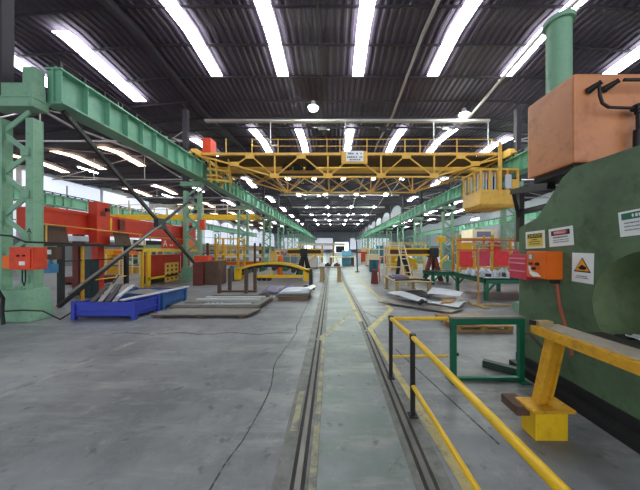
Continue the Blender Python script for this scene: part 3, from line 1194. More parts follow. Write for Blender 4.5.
# ---------------------------------------------------------------- plates on the floor
def plate_stack(x0, x1, y0, y1, zs, name, labels, skew=0, mats=None):
    z = .04
    for i, lab in enumerate(labels):
        j = random.uniform(-.02, .02)
        b = MB().prism([(x0 + j, y0, z), (x1 + j, y0, z), (x1 + j + skew, y1, z), (x0 + j + skew, y1, z)], (0, 0, zs))
        solo(b, name, (mats or [STEEL])[i % len(mats or [1])], lab, 'plate', bev=.004)
        z += zs + .001
    return z


BAT = ['under its outer end', 'under its middle', 'under its inner end']
for (x0, x1, y0, y1, w) in ((-4.2, -2.02, 5.66, 6.2, 'front'), (-4.25, -1.98, 6.36, 7.5, 'rear')):
    for i in range(3):
        x = x0 + .15 + i * (x1 - x0 - .3) / 2
        solo(MB().box(x - .04, x + .04, y0 + .03, y1 - .03, 0, .04), 'timber_batten', WOOD,
             'timber batten beneath the %s stack of grey plates, %s' % (w, BAT[i]), 'batten')
plate_stack(-4.22, -2.0, 5.66, 6.2, .03, 'steel_plate', ['lower brown grey plate of the front stack on the floor', 'upper brown grey plate of the front stack on the floor'], .15, [BROWN, STEEL])
plate_stack(-4.25, -1.98, 6.36, 7.5, .035, 'steel_plate', ['bottom grey plate of the rear stack on the floor', 'middle grey plate of the rear stack on the floor', 'top grey plate of the rear stack on the floor'], .12, [BROWN, STEEL, STEEL])
for i, (y, m) in enumerate(((6.55, STEEL), (6.9, PALE), (7.25, PALE), (7.42, BROWN))):
    b = MB().box(-4.0 + .1 * i, -2.15 + .05 * i, y, y + .1, .153, .19)
    solo(b, 'steel_flat_bar', m, 'long flat bar on top of the rear plate stack, %s from the front' % ORD[i], 'bar')
b = MB()
for i in range(4):
    b.box(-3.35 + i * .12, -3.3 + i * .12, 6.42, 6.5, .153, .18)
b.bar((-3.4, 6.45, .16), (-2.2, 6.5, .16), .03)
solo(b, 'scrap_comb', PALE, 'pale toothed offcut lying along the rear plate stack', 'offcut')


# dark stanchion frames
def stanchion(x0, x1, y, label):
    t = thing('post_stand', label, 'stand', ((x0 + x1) / 2, y, 0))
    for x, yy in ((x0, y - .12), (x0 + .22, y + .25), (x1 - .2, y - .12), (x1, y + .25)):
        MB().box(x - .055, x + .055, yy - .05, yy + .05, 0, .88).build('post', BROWN, t, .005)
    MB().box(x0 - .1, x1 + .1, y + .06, y + .16, 0, .06).build('base_rail', BROWN, t)
    return t


stanchion(-4.15, -2.98, 9.0, 'low frame of four dark brown posts behind the stacked plates')

# sheet pile on pallet, middle
t = thing('wooden_pallet', 'low wooden pallet carrying grey sheets near the sunk rail', 'pallet', (-1.3, 7.9, 0))
for y in (7.68, 8.05, 8.4):
    MB().box(-1.75, -.82, y, y + .09, 0, .09).build('skid', WOOD, t)
for i in range(5):
    MB().box(-1.75 + i * .195, -1.6 + i * .195, 7.66, 8.5, .09, .115).build('deck_board', WOOD, t)
for i in range(4):
    z = .136 + i * .045
    w = .05 * i
    b = MB().sheet([(-1.82 + w, 7.6, z), (-.78, 7.62, z), (-.74, 8.5, z), (-1.75 + w, 8.5, z)], 6, lambda u, v: .02 * u * u + .015 * math.sin(v * 3), .02)
    solo(b, 'steel_sheet', BRIGHT if i > 1 else STEEL, 'grey sheet on the wooden pallet, %s from the bottom' % ORD[i], 'sheet', smooth=True)
b = MB().sheet([(-.98, 7.6, .33), (-.72, 7.64, .33), (-.62, 8.4, .33), (-.85, 8.5, .33)], 6, lambda u, v: .06 * math.sin(u * 3) * (1 - v * .4), .015)
solo(b, 'plastic_wrap', WHITE, 'white crumpled wrap on the end of the sheet pile', 'wrap', smooth=True)
b = MB().sheet([(-2.5, 8.5, .12), (-1.2, 8.7, .12), (-1.0, 9.5, .12), (-2.3, 9.6, .12)], 10, lambda u, v: .12 * abs(math.sin(u * 5 + 1 + v * 2)) * math.sin(v * 3.1) + .05 * math.sin(u * 14), .02)
solo(b, 'folded_tarpaulin', VIOLET, 'violet grey tarpaulin heaped on the floor behind the sheet pile', 'tarpaulin', smooth=True)
b = MB().sheet([(-2.6, 7.95, .04), (-2.1, 7.9, .04), (-2.05, 8.3, .04), (-2.55, 8.35, .04)], 8, lambda u, v: .12 * math.sin(u * 3.1) * math.sin(v * 3.1), .03)
solo(b, 'rubbish_sack', BLACK, 'black sack lying in front of the violet tarpaulin', 'sack', smooth=True)
t = thing('tool_post', 'dark green tapered post standing beside the sunk rail', 'post', (-.95, 9.6, 0))
MB().cone((-.92, 9.7, 0), (-.92, 9.7, .06), .17, .17, 16).build('foot', DTEAL, t)
MB().cone((-.92, 9.7, .06), (-.92, 9.7, .8), .08, .06, 12).build('pole', DTEAL, t)

# arched yellow bending machine
t = thing('arch_bender', 'low bright yellow arched machine with dark rollers under the curve', 'machine', (-3.0, 12.7, 0))
arc = [(236, 270), (241, 268.2), (248, 266), (257, 264.2), (268, 263.2), (280, 263.4), (290, 264.8), (298, 267), (305, 270), (311, 273.5)]
ap = [at(x, y, 12.3) for x, y in arc]
b = MB()
for p, q in zip(ap, ap[1:]):
    b.bar(p + Vector((0, .18, 0)), q + Vector((0, .18, 0)), .36, .11)
b.build('arch_beam', YELB, t)
b = MB()
for p, q in zip(ap, ap[1:]):
    b.bar(p + Vector((0, .3, -.13)), q + Vector((0, .3, -.13)), .3, .16)
b.build('inner_arch', BLACK, t)
for i in range(9):
    u = .6 + i * .96
    k = int(u)
    p = ap[k].lerp(ap[min(k + 1, 9)], u - k) + Vector((0, 0, -.27))
    MB().cone((p.x, 12.42, p.z), (p.x, 12.85, p.z), .12, .12, 12).build('roller', BENCHG if i % 2 else DARK, t, 0, True)
MB().box(at(234, 0, 12.3).x, at(241, 0, 12.3).x, 12.3, 12.75, .05, .6).build('end_box', YELB, t, .015)
MB().box(at(303, 0, 12.3).x, at(312, 0, 12.3).x, 12.3, 12.75, 0, .58).build('end_box', YELB, t, .015)
MB().box(at(253, 0, 12.3).x, at(301, 0, 12.3).x, 12.2, 12.35, .16, .3).build('lower_beam', YELB, t, .01)
MB().box(at(271, 0, 12.3).x, at(273, 0, 12.3).x, 12.22, 12.32, .3, .5).build('strut', YELB, t)
for x in (259, 264, 269):
    xx = at(x, 0, 12.3).x
    MB().cone((xx, 12.3, .11), (xx, 12.5, .11), .11, .11, 14).build('wheel', BLACK, t, 0, True)
b = MB().cone((-3.2, 14.6, 0), (-3.2, 14.6, 1.02), .16, .16, 16)
b.cone((-3.2, 14.6, 1.02), (-3.2, 14.6, 1.2), .17, .1, 16)
solo(b, 'marker_drum', ORANGE, 'small bright orange marker drum behind the yellow arch', 'drum', smooth=True)
b = MB().box(at(230.3, 0, 12.4).x, at(233.6, 0, 12.4).x, 12.3, 12.55, 0, .75)
solo(b, 'machine_cabinet', TEAL, 'narrow teal cabinet at the end of the yellow arch', 'cabinet', bev=.01)


# T shaped welding booms
def boom(x, y, z, w, label, m2=BLACK):
    t = thing('welding_boom', label, 'machine', (x, y, 0))
    b = MB()
    wa, w = w if isinstance(w, tuple) else (w, w)
    b.box(x - wa, x + w, y - .15, y + .15, z + .12, z + .2)
    b.box(x - wa, x + w, y - .15, y + .15, z - .18, z - .1)
    b.build('boom_beam', YELB, t)
    MB().box(x - wa + .05, x + w - .05, y + .05, y + .12, z - .1, z + .12).build('beam_web', BROWN, t)
    MB().box(x - .22, x + .22, y - .24, y + .24, z - .25, z + .2).build('carriage', BLACK, t, .03)
    for s in (-1, 1):
        MB().bar((x + s * .08, y, z - .2), (x + s * .42, y, .0), .18).build('leg', m2, t)
        MB().bar((x + s * .05, y, z - .2), (x + s * .2, y + .5, .0), .14).build('leg', m2, t)
    MB().bar((x + .2, y, z - .7), (x + .75, y, z - .2), .1).build('brace', YELB, t)
    return t


boom(-1.85, 15.2, 1.42, 1.08, 'yellow horizontal boom on black splayed legs behind the yellow arch')

# centre tables
def work_table(x0, x1, y0, y1, h, mt, ml, label, lw=.06):
    t = thing('work_table', label, 'table', ((x0 + x1) / 2, (y0 + y1) / 2, 0))
    MB().box(x0, x1, y0, y1, h - .04, h).build('table_top', mt, t, .006)
    for x in (x0 + .12, x1 - .12):
        for y in (y0 + .1, y1 - .1):
            MB().box(x - lw, x + lw, y - lw, y + lw, 0.03, h - .04).build('leg', ml, t)
            MB().box(x - lw * 1.6, x + lw * 1.6, y - lw * 1.6, y + lw * 1.6, 0, .03).build('foot', ml, t)
    return t


work_table(-.72, .38, 11.9, 13.4, .74, STEEL, BEIGE, 'grey topped table on tan legs at the far end of the sunk rail', .08)
for i, (x, m, lab) in enumerate(((-.45, DARK, 'dark steel block on the outer end of the tan legged table'), (.0, BROWN, 'brown block in the middle of the tan legged table'))):
    b = MB().box(x, x + .3, 12.2, 12.6, .74, .84)
    b.box(x + .08, x + .2, 12.3, 12.5, .84, .9)
    solo(b, 'machined_block', m, lab, 'block', bev=.01)
work_table(-.4, 1.9, 22.5, 24.5, .85, CREAM, BROWN, 'long cream topped table far down the middle of the hall')
b = MB().sheet([(.8, 24.6, 1.0), (1.7, 24.6, 1.0), (1.7, 24.7, 1.45), (.8, 24.7, 1.45)], 6, lambda u, v: .04 * math.sin(u * 9), .02)
b.box(.8, 1.7, 24.62, 25.2, 0, 1.3)
solo(b, 'covered_load', mat('cyan tarpaulin', (120, 196, 226), .5, var=.1), 'light blue covered load behind the long cream table', 'load', bev=.02)
t = thing('gantry_crane', 'cream gantry frame spanning the lane far down the hall', 'gantry', (-1.3, 29, 0))
MB().box(-4.2, 1.3, 28.85, 29.15, 2.0, 2.3).build('beam', CREAM, t)
MB().box(.2, 1.25, 28.6, 29.4, 1.2, 1.95).build('hoist_trolley', BLACK, t, .05)
for x in (-4.0, -1.4, -.1):
    MB().box(x - .08, x + .08, 28.9, 29.1, 0, 2.0).build('leg', YELD, t)
t = thing('stanchion_post', 'thin dark post standing alone beside the yellow lane line', 'post', (1.62, 17, 0))
MB().cone((1.62, 17, 0), (1.62, 17, .05), .16, .16, 12).build('foot', DARK, t)
MB().tube([(1.62, 17, .05), (1.6, 17, 1.2), (1.56, 17, 2.2)], .045).build('pole', DARK, t)
b = MB().box(2.35, 2.75, 25, 25.5, 0, 1.15)
b.box(2.37, 2.73, 24.98, 25, .1, 1.05)
solo(b, 'locker', WHITE, 'small white locker far down the yellow lane line', 'locker', bev=.01)
for i, (x, lab) in enumerate(((2.5, 'teal cabinet beside the brown tapered block, nearer the lane'), (2.85, 'teal cabinet beside the brown tapered block, farther from the lane'))):
    t = thing('tool_cabinet', lab, 'cabinet', (x + .15, 17, 0))
    MB().box(x, x + .3, 16.9, 17.4, 0, .85).build('body', TEAL, t, .01)
    MB().box(x + .02, x + .28, 16.88, 16.9, .08, .8).build('door', TEAL, t, .004)
    MB().box(x + .22, x + .24, 16.86, 16.88, .4, .52).build('handle', DARK, t)
b = MB()
p = fl(375, 284)
b.prism([(p.x - .16, p.y, 0), (p.x + .16, p.y, 0), (p.x + .1, p.y, .6), (p.x - .1, p.y, .6)], (0, .28, 0))
b.box(p.x - .13, p.x + .13, p.y + .02, p.y + .26, .6, .64)
solo(b, 'tapered_stand', DARKRED, 'dark red brown tapered stand on the floor in front of the teal cabinets', 'stand', bev=.008)

# ---------------------------------------------------------------- right middle
work_table(2.0, 3.3, 8.1, 9.95, .52, BEIGE, BEIGE, 'low tan steel table behind the heap of bright sheets', .05)
b = MB().box(2.1, 2.7, 8.8, 9.4, .52, .6)
b.box(2.2, 2.6, 8.9, 9.3, .6, .64)
solo(b, 'violet_plate', VIOLET, 'violet painted plate lying on the low tan table', 'plate', bev=.01)
b = MB().tube([(2.05, 8.2, .56), (2.7, 8.25, .58), (3.2, 8.2, .56)], .03)
solo(b, 'round_bar', DARK, 'dark round bar along the front of the low tan table', 'bar', smooth=True)
t = thing('guard_frame', 'cream tubular guard frame with a ladder above the low tan table', 'frame', (2.9, 11.5, 0))
for x in (2.35, 2.6, 3.15):
    MB().tube([(x, 11.5, 0), (x, 11.5, 1.95)], .03).build('post', CREAM, t)
for z in (.75, 1.3, 1.75):
    MB().tube([(2.35, 11.5, z), (3.3, 11.5, z)], .025).build('guard_rail', CREAM, t)
b = MB()
for dx in (0, .3):
    b.tube([(3.15 + dx, 10.6, .02), (3.0 + dx, 11.5, 1.75)], .028)
for i in range(5):
    f = .15 + i * .17
    b.tube([(3.15 - .15 * f, 10.6 + .9 * f, 1.75 * f), (3.45 - .15 * f, 10.6 + .9 * f, 1.75 * f)], .02)
b.build('ladder_frame', CREAM, t)
b = MB().tube([(2.25, 12.0, 0), (2.2, 12, .8), (2.3, 12, 1.2), (2.5, 12, 1.3), (2.55, 12, .9)], .04)
solo(b, 'air_hose', mat('salmon rubber', (214, 130, 104), .6), 'salmon coloured hose arched up beside the cream guard frame', 'hose', smooth=True)
boom(4.95, 12.3, 1.45, (2.2, .35), 'yellow horizontal boom on brown splayed legs above the low tan table', DARKRED)
b = MB()
b.prism([(3.4, 13.2, .95), (4.4, 13.2, .75), (4.55, 13.2, 1.0), (3.6, 13.2, 1.3)], (0, .5, 0))
b.box(3.8, 4.1, 13.3, 13.6, 0, .9)
solo(b, 'feed_chute', YELB, 'sloping yellow chute under the boom with brown legs', 'chute', bev=.02)
b = MB().bar((3.5, 12.9, 1.5), (4.1, 12.9, 0), .2)
b.bar((3.5, 12.9, 1.5), (3.3, 12.9, 0), .16)
solo(b, 'prop_stand', BLACK, 'black slanted prop beside the yellow chute', 'prop')

# bright sheet heap
def wz(a, b_):
    return lambda u, v: a * math.sin(u * 3.14) + b_ * math.sin(v * 3.14)


HEAP = [
    ([(1.3, 7.2, .05), (2.85, 5.95, .05), (3.35, 6.35, .05), (2.0, 7.7, .05)], STEEL, wz(.01, .005), 'long bowed grey sheet at the bottom of the bright sheet heap'),
    ([(1.9, 7.5, .1), (3.2, 6.3, .1), (3.75, 7.0, .12), (2.5, 8.0, .1)], PALE, wz(.01, .01), 'pale sheet in the middle of the bright sheet heap'),
    ([(1.72, 7.9, .2), (2.28, 6.55, .2), (2.55, 6.7, .22), (2.2, 8.0, .24)], BRIGHT, wz(.01, .01), 'white narrow sheet on top of the heap, nearest the lane'),
    ([(2.15, 7.8, .22), (2.75, 7.1, .2), (3.1, 7.5, .22), (2.9, 8.1, .25)], DARK, wz(-.03, .03), 'dark grey sheet in the top of the bright sheet heap'),
    ([(2.65, 7.0, .33), (3.55, 6.9, .27), (4.0, 7.6, .27), (3.2, 7.95, .36)], BRIGHT, wz(.012, .012), 'white wide sheet on top of the heap, nearest the green bench'),
]
for c, m, w, lab in HEAP:
    solo(MB().sheet(c, 8, w, .014), 'steel_sheet', m, lab, 'sheet', smooth=True)
solo(MB().sheet([(2.85, 6.55, .16), (3.3, 6.75, .16), (3.55, 7.1, .18), (3.05, 6.95, .18)], 4, wz(.01, .01), .02), 'cardboard_piece', CARD, 'brown cardboard piece lying on the edge of the sheet heap', 'cardboard')
solo(MB().bar((2.25, 6.5, .15), (2.38, 6.55, .23), .08).bar((2.4, 6.52, .2), (2.47, 6.5, .2), .05), 'clamp', BLACK, 'small black clamp lying on the sheet heap', 'clamp')

# pallet
PALW = mat('pale pallet wood', (176, 138, 92), .8, var=.25, scale=5, dirt=(96, 66, 44))
t = thing('wooden_pallet', 'brown wooden pallet seen through the green frame, on the floor', 'pallet', (2.8, 5.1, 0))
for y in (4.68, 5.1, 5.5):
    MB().box(2.3, 3.42, y, y + .05, 0, .06).build('skid', PALW, t)
    for x in (2.3, 2.8, 3.3):
        MB().box(x, x + .12, y - .02, y + .08, .06, .11).build('block', PALW, t)
for i in range(6):
    MB().box(2.3, 3.42, 4.66 + i * .155, 4.78 + i * .155, .11, .13).build('deck_board', PALW, t)
b = MB().bar((2.35, 4.75, .148), (2.9, 4.8, .148), .08, .03)
solo(b, 'dark_strip', DARKRED, 'dark red strip lying on the pallet behind the green frame', 'strip')

# T post
t = thing('tall_stand', 'tall thin rusty orange stand with a flat foot in front of the green bench', 'stand', (4.06, 6.9, 0))
rust = mat('rust orange steel', (186, 140, 90), .7, var=.2, dirt=(120, 80, 50))
MB().box(4.04, 4.08, 6.88, 6.92, .04, 1.72).build('pole', rust, t)
b = MB().box(3.85, 4.95, 6.84, 6.96, 0, .05)
b.box(3.98, 4.14, 6.5, 7.3, 0, .04)
b.build('foot', BEIGE, t)
MB().tube([(4.06, 6.9, 1.68), (4.5, 6.9, 1.7), (5.1, 6.9, 1.66)], .02).build('arm', rust, t)
solo(MB().box(4.68, 4.95, 6.2, 6.4, 0, .22).box(4.72, 4.9, 6.22, 6.38, .22, .25), 'steel_block', GREEN, 'pale green block on the floor at the far corner of the press', 'block', bev=.01)


# green benches with loose steel brackets
def bench(x0, x1, y0, y1, h, label):
    t = thing('green_bench', label, 'bench', ((x0 + x1) / 2, (y0 + y1) / 2, 0))
    MB().box(x0, x1, y0, y1, h - .03, h).build('bench_top', DARK, t)
    b = MB()
    for y in (y0, y1 - .04):
        b.box(x0, x1, y, y + .04, h - .15, h + .01)
    for x in (x0, x1 - .04):
        b.box(x, x + .04, y0, y1, h - .15, h + .01)
    b.build('apron_frame', BENCHG, t)
    n = max(2, int((x1 - x0) / 1.1) + 1)
    for i in range(n):
        x = x0 + .08 + i * (x1 - x0 - .16) / (n - 1)
        for y in (y0 + .07, y1 - .07):
            lg = MB().box(x - .05, x + .05, y - .05, y + .05, 0, h - .03).build('leg', BENCHG, t)
            d = .3 if i < n - 1 else -.3
            MB().bar((x, y, h - .45), (x + d, y, h - .12), .05).build('brace', BENCHG, lg)
    return t


bench(4.62, 7.9, 7.5, 9.4, .69, 'long dark green bench heaped with steel brackets beside the press')
bench(4.35, 5.6, 10.9, 12.0, .56, 'short dark green bench behind the long bench')


def bracket_mesh(k):
    b = MB()
    if k == 0:
        b.box(-.14, .14, -.05, .05, 0, .02)
        b.box(-.14, -.11, -.05, .05, .02, .2)
    elif k == 1:
        b.prism([(-.12, -.04, 0), (.14, -.04, 0), (.05, -.04, .14), (-.04, -.04, .2)], (0, .08, 0))
    else:
        b.cone((-.1, 0, .05), (.1, 0, .05), .05, .05, 12)
        b.box(-.04, .04, -.07, .07, 0, .04)
    return b


protos = []
names = [('steel_bracket', 'loose grey steel bracket lying among others on the long green bench', 'steel brackets on the long green bench'),
         ('steel_gusset', 'loose pale steel gusset lying among others on the long green bench', 'steel gussets on the long green bench'),
         ('steel_collar', 'loose dark steel collar lying among others on the long green bench', 'steel collars on the long green bench')]
cnt = 0
for i in range(13):
    for j in range(5):
        x = 4.8 + i * .24 + random.uniform(-.02, .02)
        y = 7.62 + j * .38 + random.uniform(-.03, .03)
        k = random.choice((0, 0, 1, 2))
        nm, lab, grp = names[k]
        key = nm
        if key not in KIDS:
            o = bracket_mesh(k).build(nm, (PALE, BRIGHT, DARK)[k])
            tag(o, lab, 'steel part', grp)
            KIDS[key] = o
        else:
            o = KIDS[key].copy()
            COL.objects.link(o)
        o.location = (x, y, .702)
        o.rotation_euler = (0, 0, random.uniform(0, 6.28))

# red fence with yellow posts beyond the bench
t = thing('safety_fence', 'red panelled safety fence with yellow posts beyond the long green bench', 'fence', (8.3, 11.8, 0))
xx = [5.95, 6.75, 7.6, 8.5, 9.4, 10.3]
for i, x in enumerate(xx):
    MB().box(x - .04, x + .04, 11.76, 11.84, 0, 2.05).build('post', YELD, t)
for i, (x, x1) in enumerate(zip(xx, xx[1:])):
    MB().box(x + .1, x1 - .1, 11.78, 11.8, .78, 1.5).build('panel', PINKRED if i % 2 else mat('fence red', (222, 52, 58), .5), t)
for z in (.7, 1.55, 2.02):
    MB().box(5.9, 10.35, 11.74, 11.78, z - .03, z + .03).build('rail', REDOR if z > 1 else YELD, t)
t = thing('stock_rack', 'olive and yellow steel rack behind the red fence', 'rack', (8.6, 14, 0))
for x in (7.0, 8.8, 10.6):
    for y in (13.6, 14.4):
        MB().box(x - .05, x + .05, y - .05, y + .05, 0, 2.4).build('upright', YELD, t)
for z in (.5, 1.4, 2.2):
    MB().box(6.95, 10.65, 13.55, 14.45, z - .05, z).build('shelf', YELD, t)
RK = [(7.15, .6, REDOR, 'red carton'), (8.0, .5, YELB, 'yellow carton'), (9.2, .7, PALE, 'white carton'), (7.2, .5, YELB, 'yellow bin'), (8.95, .55, RED, 'red bin'), (9.9, .5, WHITE, 'white bin')]
for i, (x, w, m, nm) in enumerate(RK):
    z = (.5, 1.4)[i // 3]
    b = MB().box(x, x + w, 13.65, 14.2, z, z + .55)
    b.box(x - .01, x + w + .01, 13.64, 14.21, z + .5, z + .56)
    for v in b.v:
        v.z += .004
    solo(b, nm.replace(' ', '_').replace('white_', '').replace('yellow_', '').replace('red_', ''), m, '%s on the %s shelf of the olive rack behind the red fence' % (nm, ('lower', 'middle')[i // 3]), nm.split()[1], bev=.01)
b = MB().box(6.0, 6.42, 14.0, 14.4, 1.98, 2.3)
b.cone((6.2, 14.2, 2.3), (6.2, 14.2, 2.36), .14, .08)
b.box(6.16, 6.24, 14.16, 14.24, 0, 1.98)
solo(b, 'control_pillar', YELB, 'yellow headed control pillar behind the red fence, near the short bench', 'pillar', bev=.02)
t = thing('site_office', 'beige box office raised on posts by the outer green girder', 'office', (22, 36, 0))
MB().box(19.8, 23.4, 35, 38, 2.7, 4.4).build('body', CREAM, t, .02)
for x in (20, 23.2):
    MB().box(x - .12, x + .12, 35.05, 35.3, 0, 2.7).build('post', PALEBLUE, t)
MB().box(20.4, 22.4, 34.97, 35.02, 3.3, 4.1).build('window_pane', VIOLET, t)

# ---------------------------------------------------------------- left middle clutter
t = thing('access_platform', 'yellow access platform with a ladder and railings behind the brown cabinet', 'platform', (-5.8, 13.6, 0))
MB().box(-6.4, -5.1, 13.1, 14.1, 1.25, 1.33).build('deck', YELB, t)
for x in (-6.35, -5.15):
    for y in (13.15, 14.05):
        MB().box(x - .05, x + .05, y - .05, y + .05, 0, 2.2).build('post', YELD, t)
for z in (1.75, 2.17):
    b = MB().tube([(-6.35, 13.15, z), (-5.15, 13.15, z), (-5.15, 14.05, z)], .03)
    b.build('guard_rail', YELB, t)
b = MB()
for x in (-6.15, -5.75):
    b.tube([(x, 12.6, .02), (x, 13.08, 1.8)], .03)
for i in range(6):
    f = .12 + i * .15
    b.tube([(-6.15, 12.6 + .48 * f, 1.8 * f), (-5.75, 12.6 + .48 * f, 1.8 * f)], .02)
b.build('ladder_frame', YELB, t)
t = thing('beam_rack', 'brown rack of painted beams behind the yellow access platform', 'rack', (-6.5, 17, 0))
for x in (-8.3, -5.2):
    for y in (16.1, 17.3):
        MB().box(x - .06, x + .06, y - .06, y + .06, 0, 2.0).build('upright', BROWN, t)
    for z in (.55, 1.05, 1.55):
        MB().box(x - .05, x + .05, 16.1, 17.3, z - .06, z).build('arm', BROWN, t)
BM = [ORANGE, YELB, RED, WHITE, YELB, REDOR, CREAM, YELB, RED]
BN = ['orange', 'bright yellow', 'red', 'white', 'mustard yellow', 'red orange', 'cream', 'lemon yellow', 'dull red']
LV = ['bottom', 'middle', 'top']
for i in range(9):
    z = (.55, 1.05, 1.55)[i // 3]
    y = 16.25 + (i % 3) * .33
    b = MB().box(-8.6, -4.9, y, y + .18, z, z + .03).box(-8.6, -4.9, y, y + .18, z + .17, z + .2).box(-8.6, -4.9, y + .07, y + .11, z + .03, z + .17)
    for v in b.v:
        v.z += .004
    solo(b, 'painted_beam', BM[i], '%s painted beam on the %s level of the brown rack, %s from the front' % (BN[i], LV[i // 3], ORD[i % 3]), 'beam')

# more machines down both aisles
def machine(x, y, w, d, h, m, m2, label, name='machine_tool'):
    t = thing(name, label, 'machine', (x, y, 0))
    w, h = w * .8, h * .8
    MB().box(x - w / 2, x + w / 2, y - d / 2, y + d / 2, 0, h * .28).build('bed', m, t, .03)
    MB().box(x - w / 2, x - w * .28, y - d / 2, y + d / 2, h * .28, h).build('column_body', m, t, .04)
    MB().box(x - w * .28, x + w * .3, y - d * .2, y + d * .2, h * .74, h * .92).build('head', m2, t, .03)
    MB().cone((x + w * .15, y, h * .5), (x + w * .15, y, h * .74), .07, .12, 14).build('spindle', STEEL, t)
    MB().box(x - w * .24, x + w * .5, y - d * .35, y + d * .35, h * .28, h * .36).build('work_table', STEEL, t)
    for k in range(4):
        px_ = x - w * .55 + k * w * .4
        MB().tube([(px_, y - d * .7, 0), (px_, y - d * .7, h * .8)], .035, 6).build('guard_post', CREAM, t)
    for z in (.4, .8):
        MB().tube([(x - w * .55, y - d * .7, h * z), (x + w * .65, y - d * .7, h * z)], .025, 6).build('guard_rail', YELB if z > .5 else CREAM, t)


def guard(x, y, w, h, m, label):
    t = thing('guard_frame', label, 'frame', (x, y, 0))
    for k in range(4):
        MB().tube([(x + k * w / 3, y, 0), (x + k * w / 3, y, h)], .04, 6).build('post', m, t)
    for z in (.35, .68, 1):
        MB().tube([(x, y, h * z), (x + w, y, h * z)], .03, 6).build('guard_rail', m, t)


guard(-4.6, 17.5, 2.2, 1.6, CREAM, 'cream guard frame behind the boom with black legs')
guard(-5.2, 21.5, 2.6, 2.2, PALE, 'tall pale guard frame beyond the brown beam rack')
guard(-3.6, 27, 2.6, 2.1, WHITE, 'white guard frame behind the bright yellow machine tool')
guard(-5.6, 35, 4.0, 2.4, CREAM, 'wide cream guard frame far along the red machine side')
guard(3.2, 15, 2.4, 1.9, CREAM, 'cream guard frame behind the yellow chute')
guard(4.2, 18.5, 2.6, 2.1, YELB, 'yellow guard frame behind the boom with brown legs')
guard(3.6, 25, 3.0, 2.3, WHITE, 'white guard frame beyond the cream crate')
guard(4.0, 34, 3.6, 2.4, CREAM, 'wide cream guard frame far along the red fence side')
guard(-12.5, 14.5, 3.0, 1.6, CREAM, 'cream guard frame in the aisle behind the red gantry')
guard(-13.5, 22.5, 4.0, 2.0, YELB, 'yellow guard frame under the slim yellow crane')
guard(11.5, 15.5, 3.0, 2.2, PALEBLUE, 'pale blue guard frame behind the olive rack')
machine(-14, 16.5, 2.6, 1.6, 2.0, YELD, ORANGE, 'mustard machine tool in the aisle behind the red gantry')
machine(-14.5, 20, 3.0, 2.0, 2.6, BENCHG, GREEN, 'dark green machine tool in the aisle below the slim yellow crane')
machine(-11, 25, 3.0, 1.8, 2.4, TEAL, PALE, 'teal machine tool in the aisle beyond the third green column')
machine(-5.0, 24, 2.4, 1.6, 1.8, YELB, REDOR, 'bright yellow machine tool beyond the painted beams')
machine(-4.0, 31, 2.6, 1.6, 2.2, GREEN, YELB, 'pale green machine tool far behind the yellow arch')
machine(5.5, 20, 2.6, 1.8, 2.2, YELB, YELD, 'yellow machine tool in the row behind the boom with brown legs')
machine(6.2, 28, 3.0, 1.8, 2.5, TEAL, GREEN, 'teal and green machine tool far behind the boom with brown legs')
machine(14, 19, 3.0, 2.0, 2.3, REDOR, YELB, 'red machine tool in the aisle behind the olive rack')
machine(14.5, 27, 3.4, 2.0, 2.6, TEAL, PALE, 'teal machine tool in the aisle far behind the olive rack')
machine(5.4, 38, 2.6, 1.8, 2.4, CREAM, YELB, 'cream machine tool near the far end of the hall')


def cargo(x, y, w, d, h, m, label):
    t = thing('storage_crate', label, 'crate', (x, y, 0))
    MB().box(x - w / 2, x + w / 2, y - d / 2, y + d / 2, .1, h).build('body', m, t, .015)
    for dx in (-.4, 0, .4):
        MB().box(x + dx * w - .05, x + dx * w + .05, y - d / 2, y + d / 2, 0, .1).build('skid', WOOD, t)
    b = MB()
    for dx in (-.45, -.15, .15, .45):
        b.box(x + dx * w - .04, x + dx * w + .04, y - d / 2 - .02, y - d / 2, .1, h)
    b.build('slat', m, t)


cargo(-11.4, 11.4, 1.6, 1.0, .35, DARKRED, 'low dark red crate in the aisle behind the blue crates')
cargo(-11.0, 16.8, 1.4, 1.2, 1.1, PALE, 'pale crate in the aisle before the dark green machine tool')
cargo(-9.6, 19.4, 1.4, 1.1, 1.3, VIOLET, 'violet grey crate beside the third green column')
cargo(-10.2, 30, 1.6, 1.3, 1.4, WHITE, 'white crate in the aisle beyond the fourth green column')
cargo(3.6, 23, 1.2, 1.0, 1.1, CREAM, 'cream crate behind the guard frame')
cargo(3.4, 30, 1.2, 1.0, 1.3, REDOR, 'red orange crate far along the lane')
cargo(11.5, 16.5, 1.2, 1.0, 1.2, BLUE2, 'blue crate in the aisle behind the olive rack')
cargo(17.5, 24, 1.6, 1.2, 1.6, WOOD, 'wooden crate in the far aisle under the outer girder')
cargo(-1.9, 20.5, 1.2, .9, 1.0, WHITE, 'white crate behind the yellow boom with black legs')
cargo(-3.4, 19.2, 1.0, .9, 1.3, PALEBLUE, 'pale blue crate behind the yellow arch')
cargo(-2.5, 37, 1.4, 1.1, 1.5, CREAM, 'cream crate far along the hall behind the gantry frame')

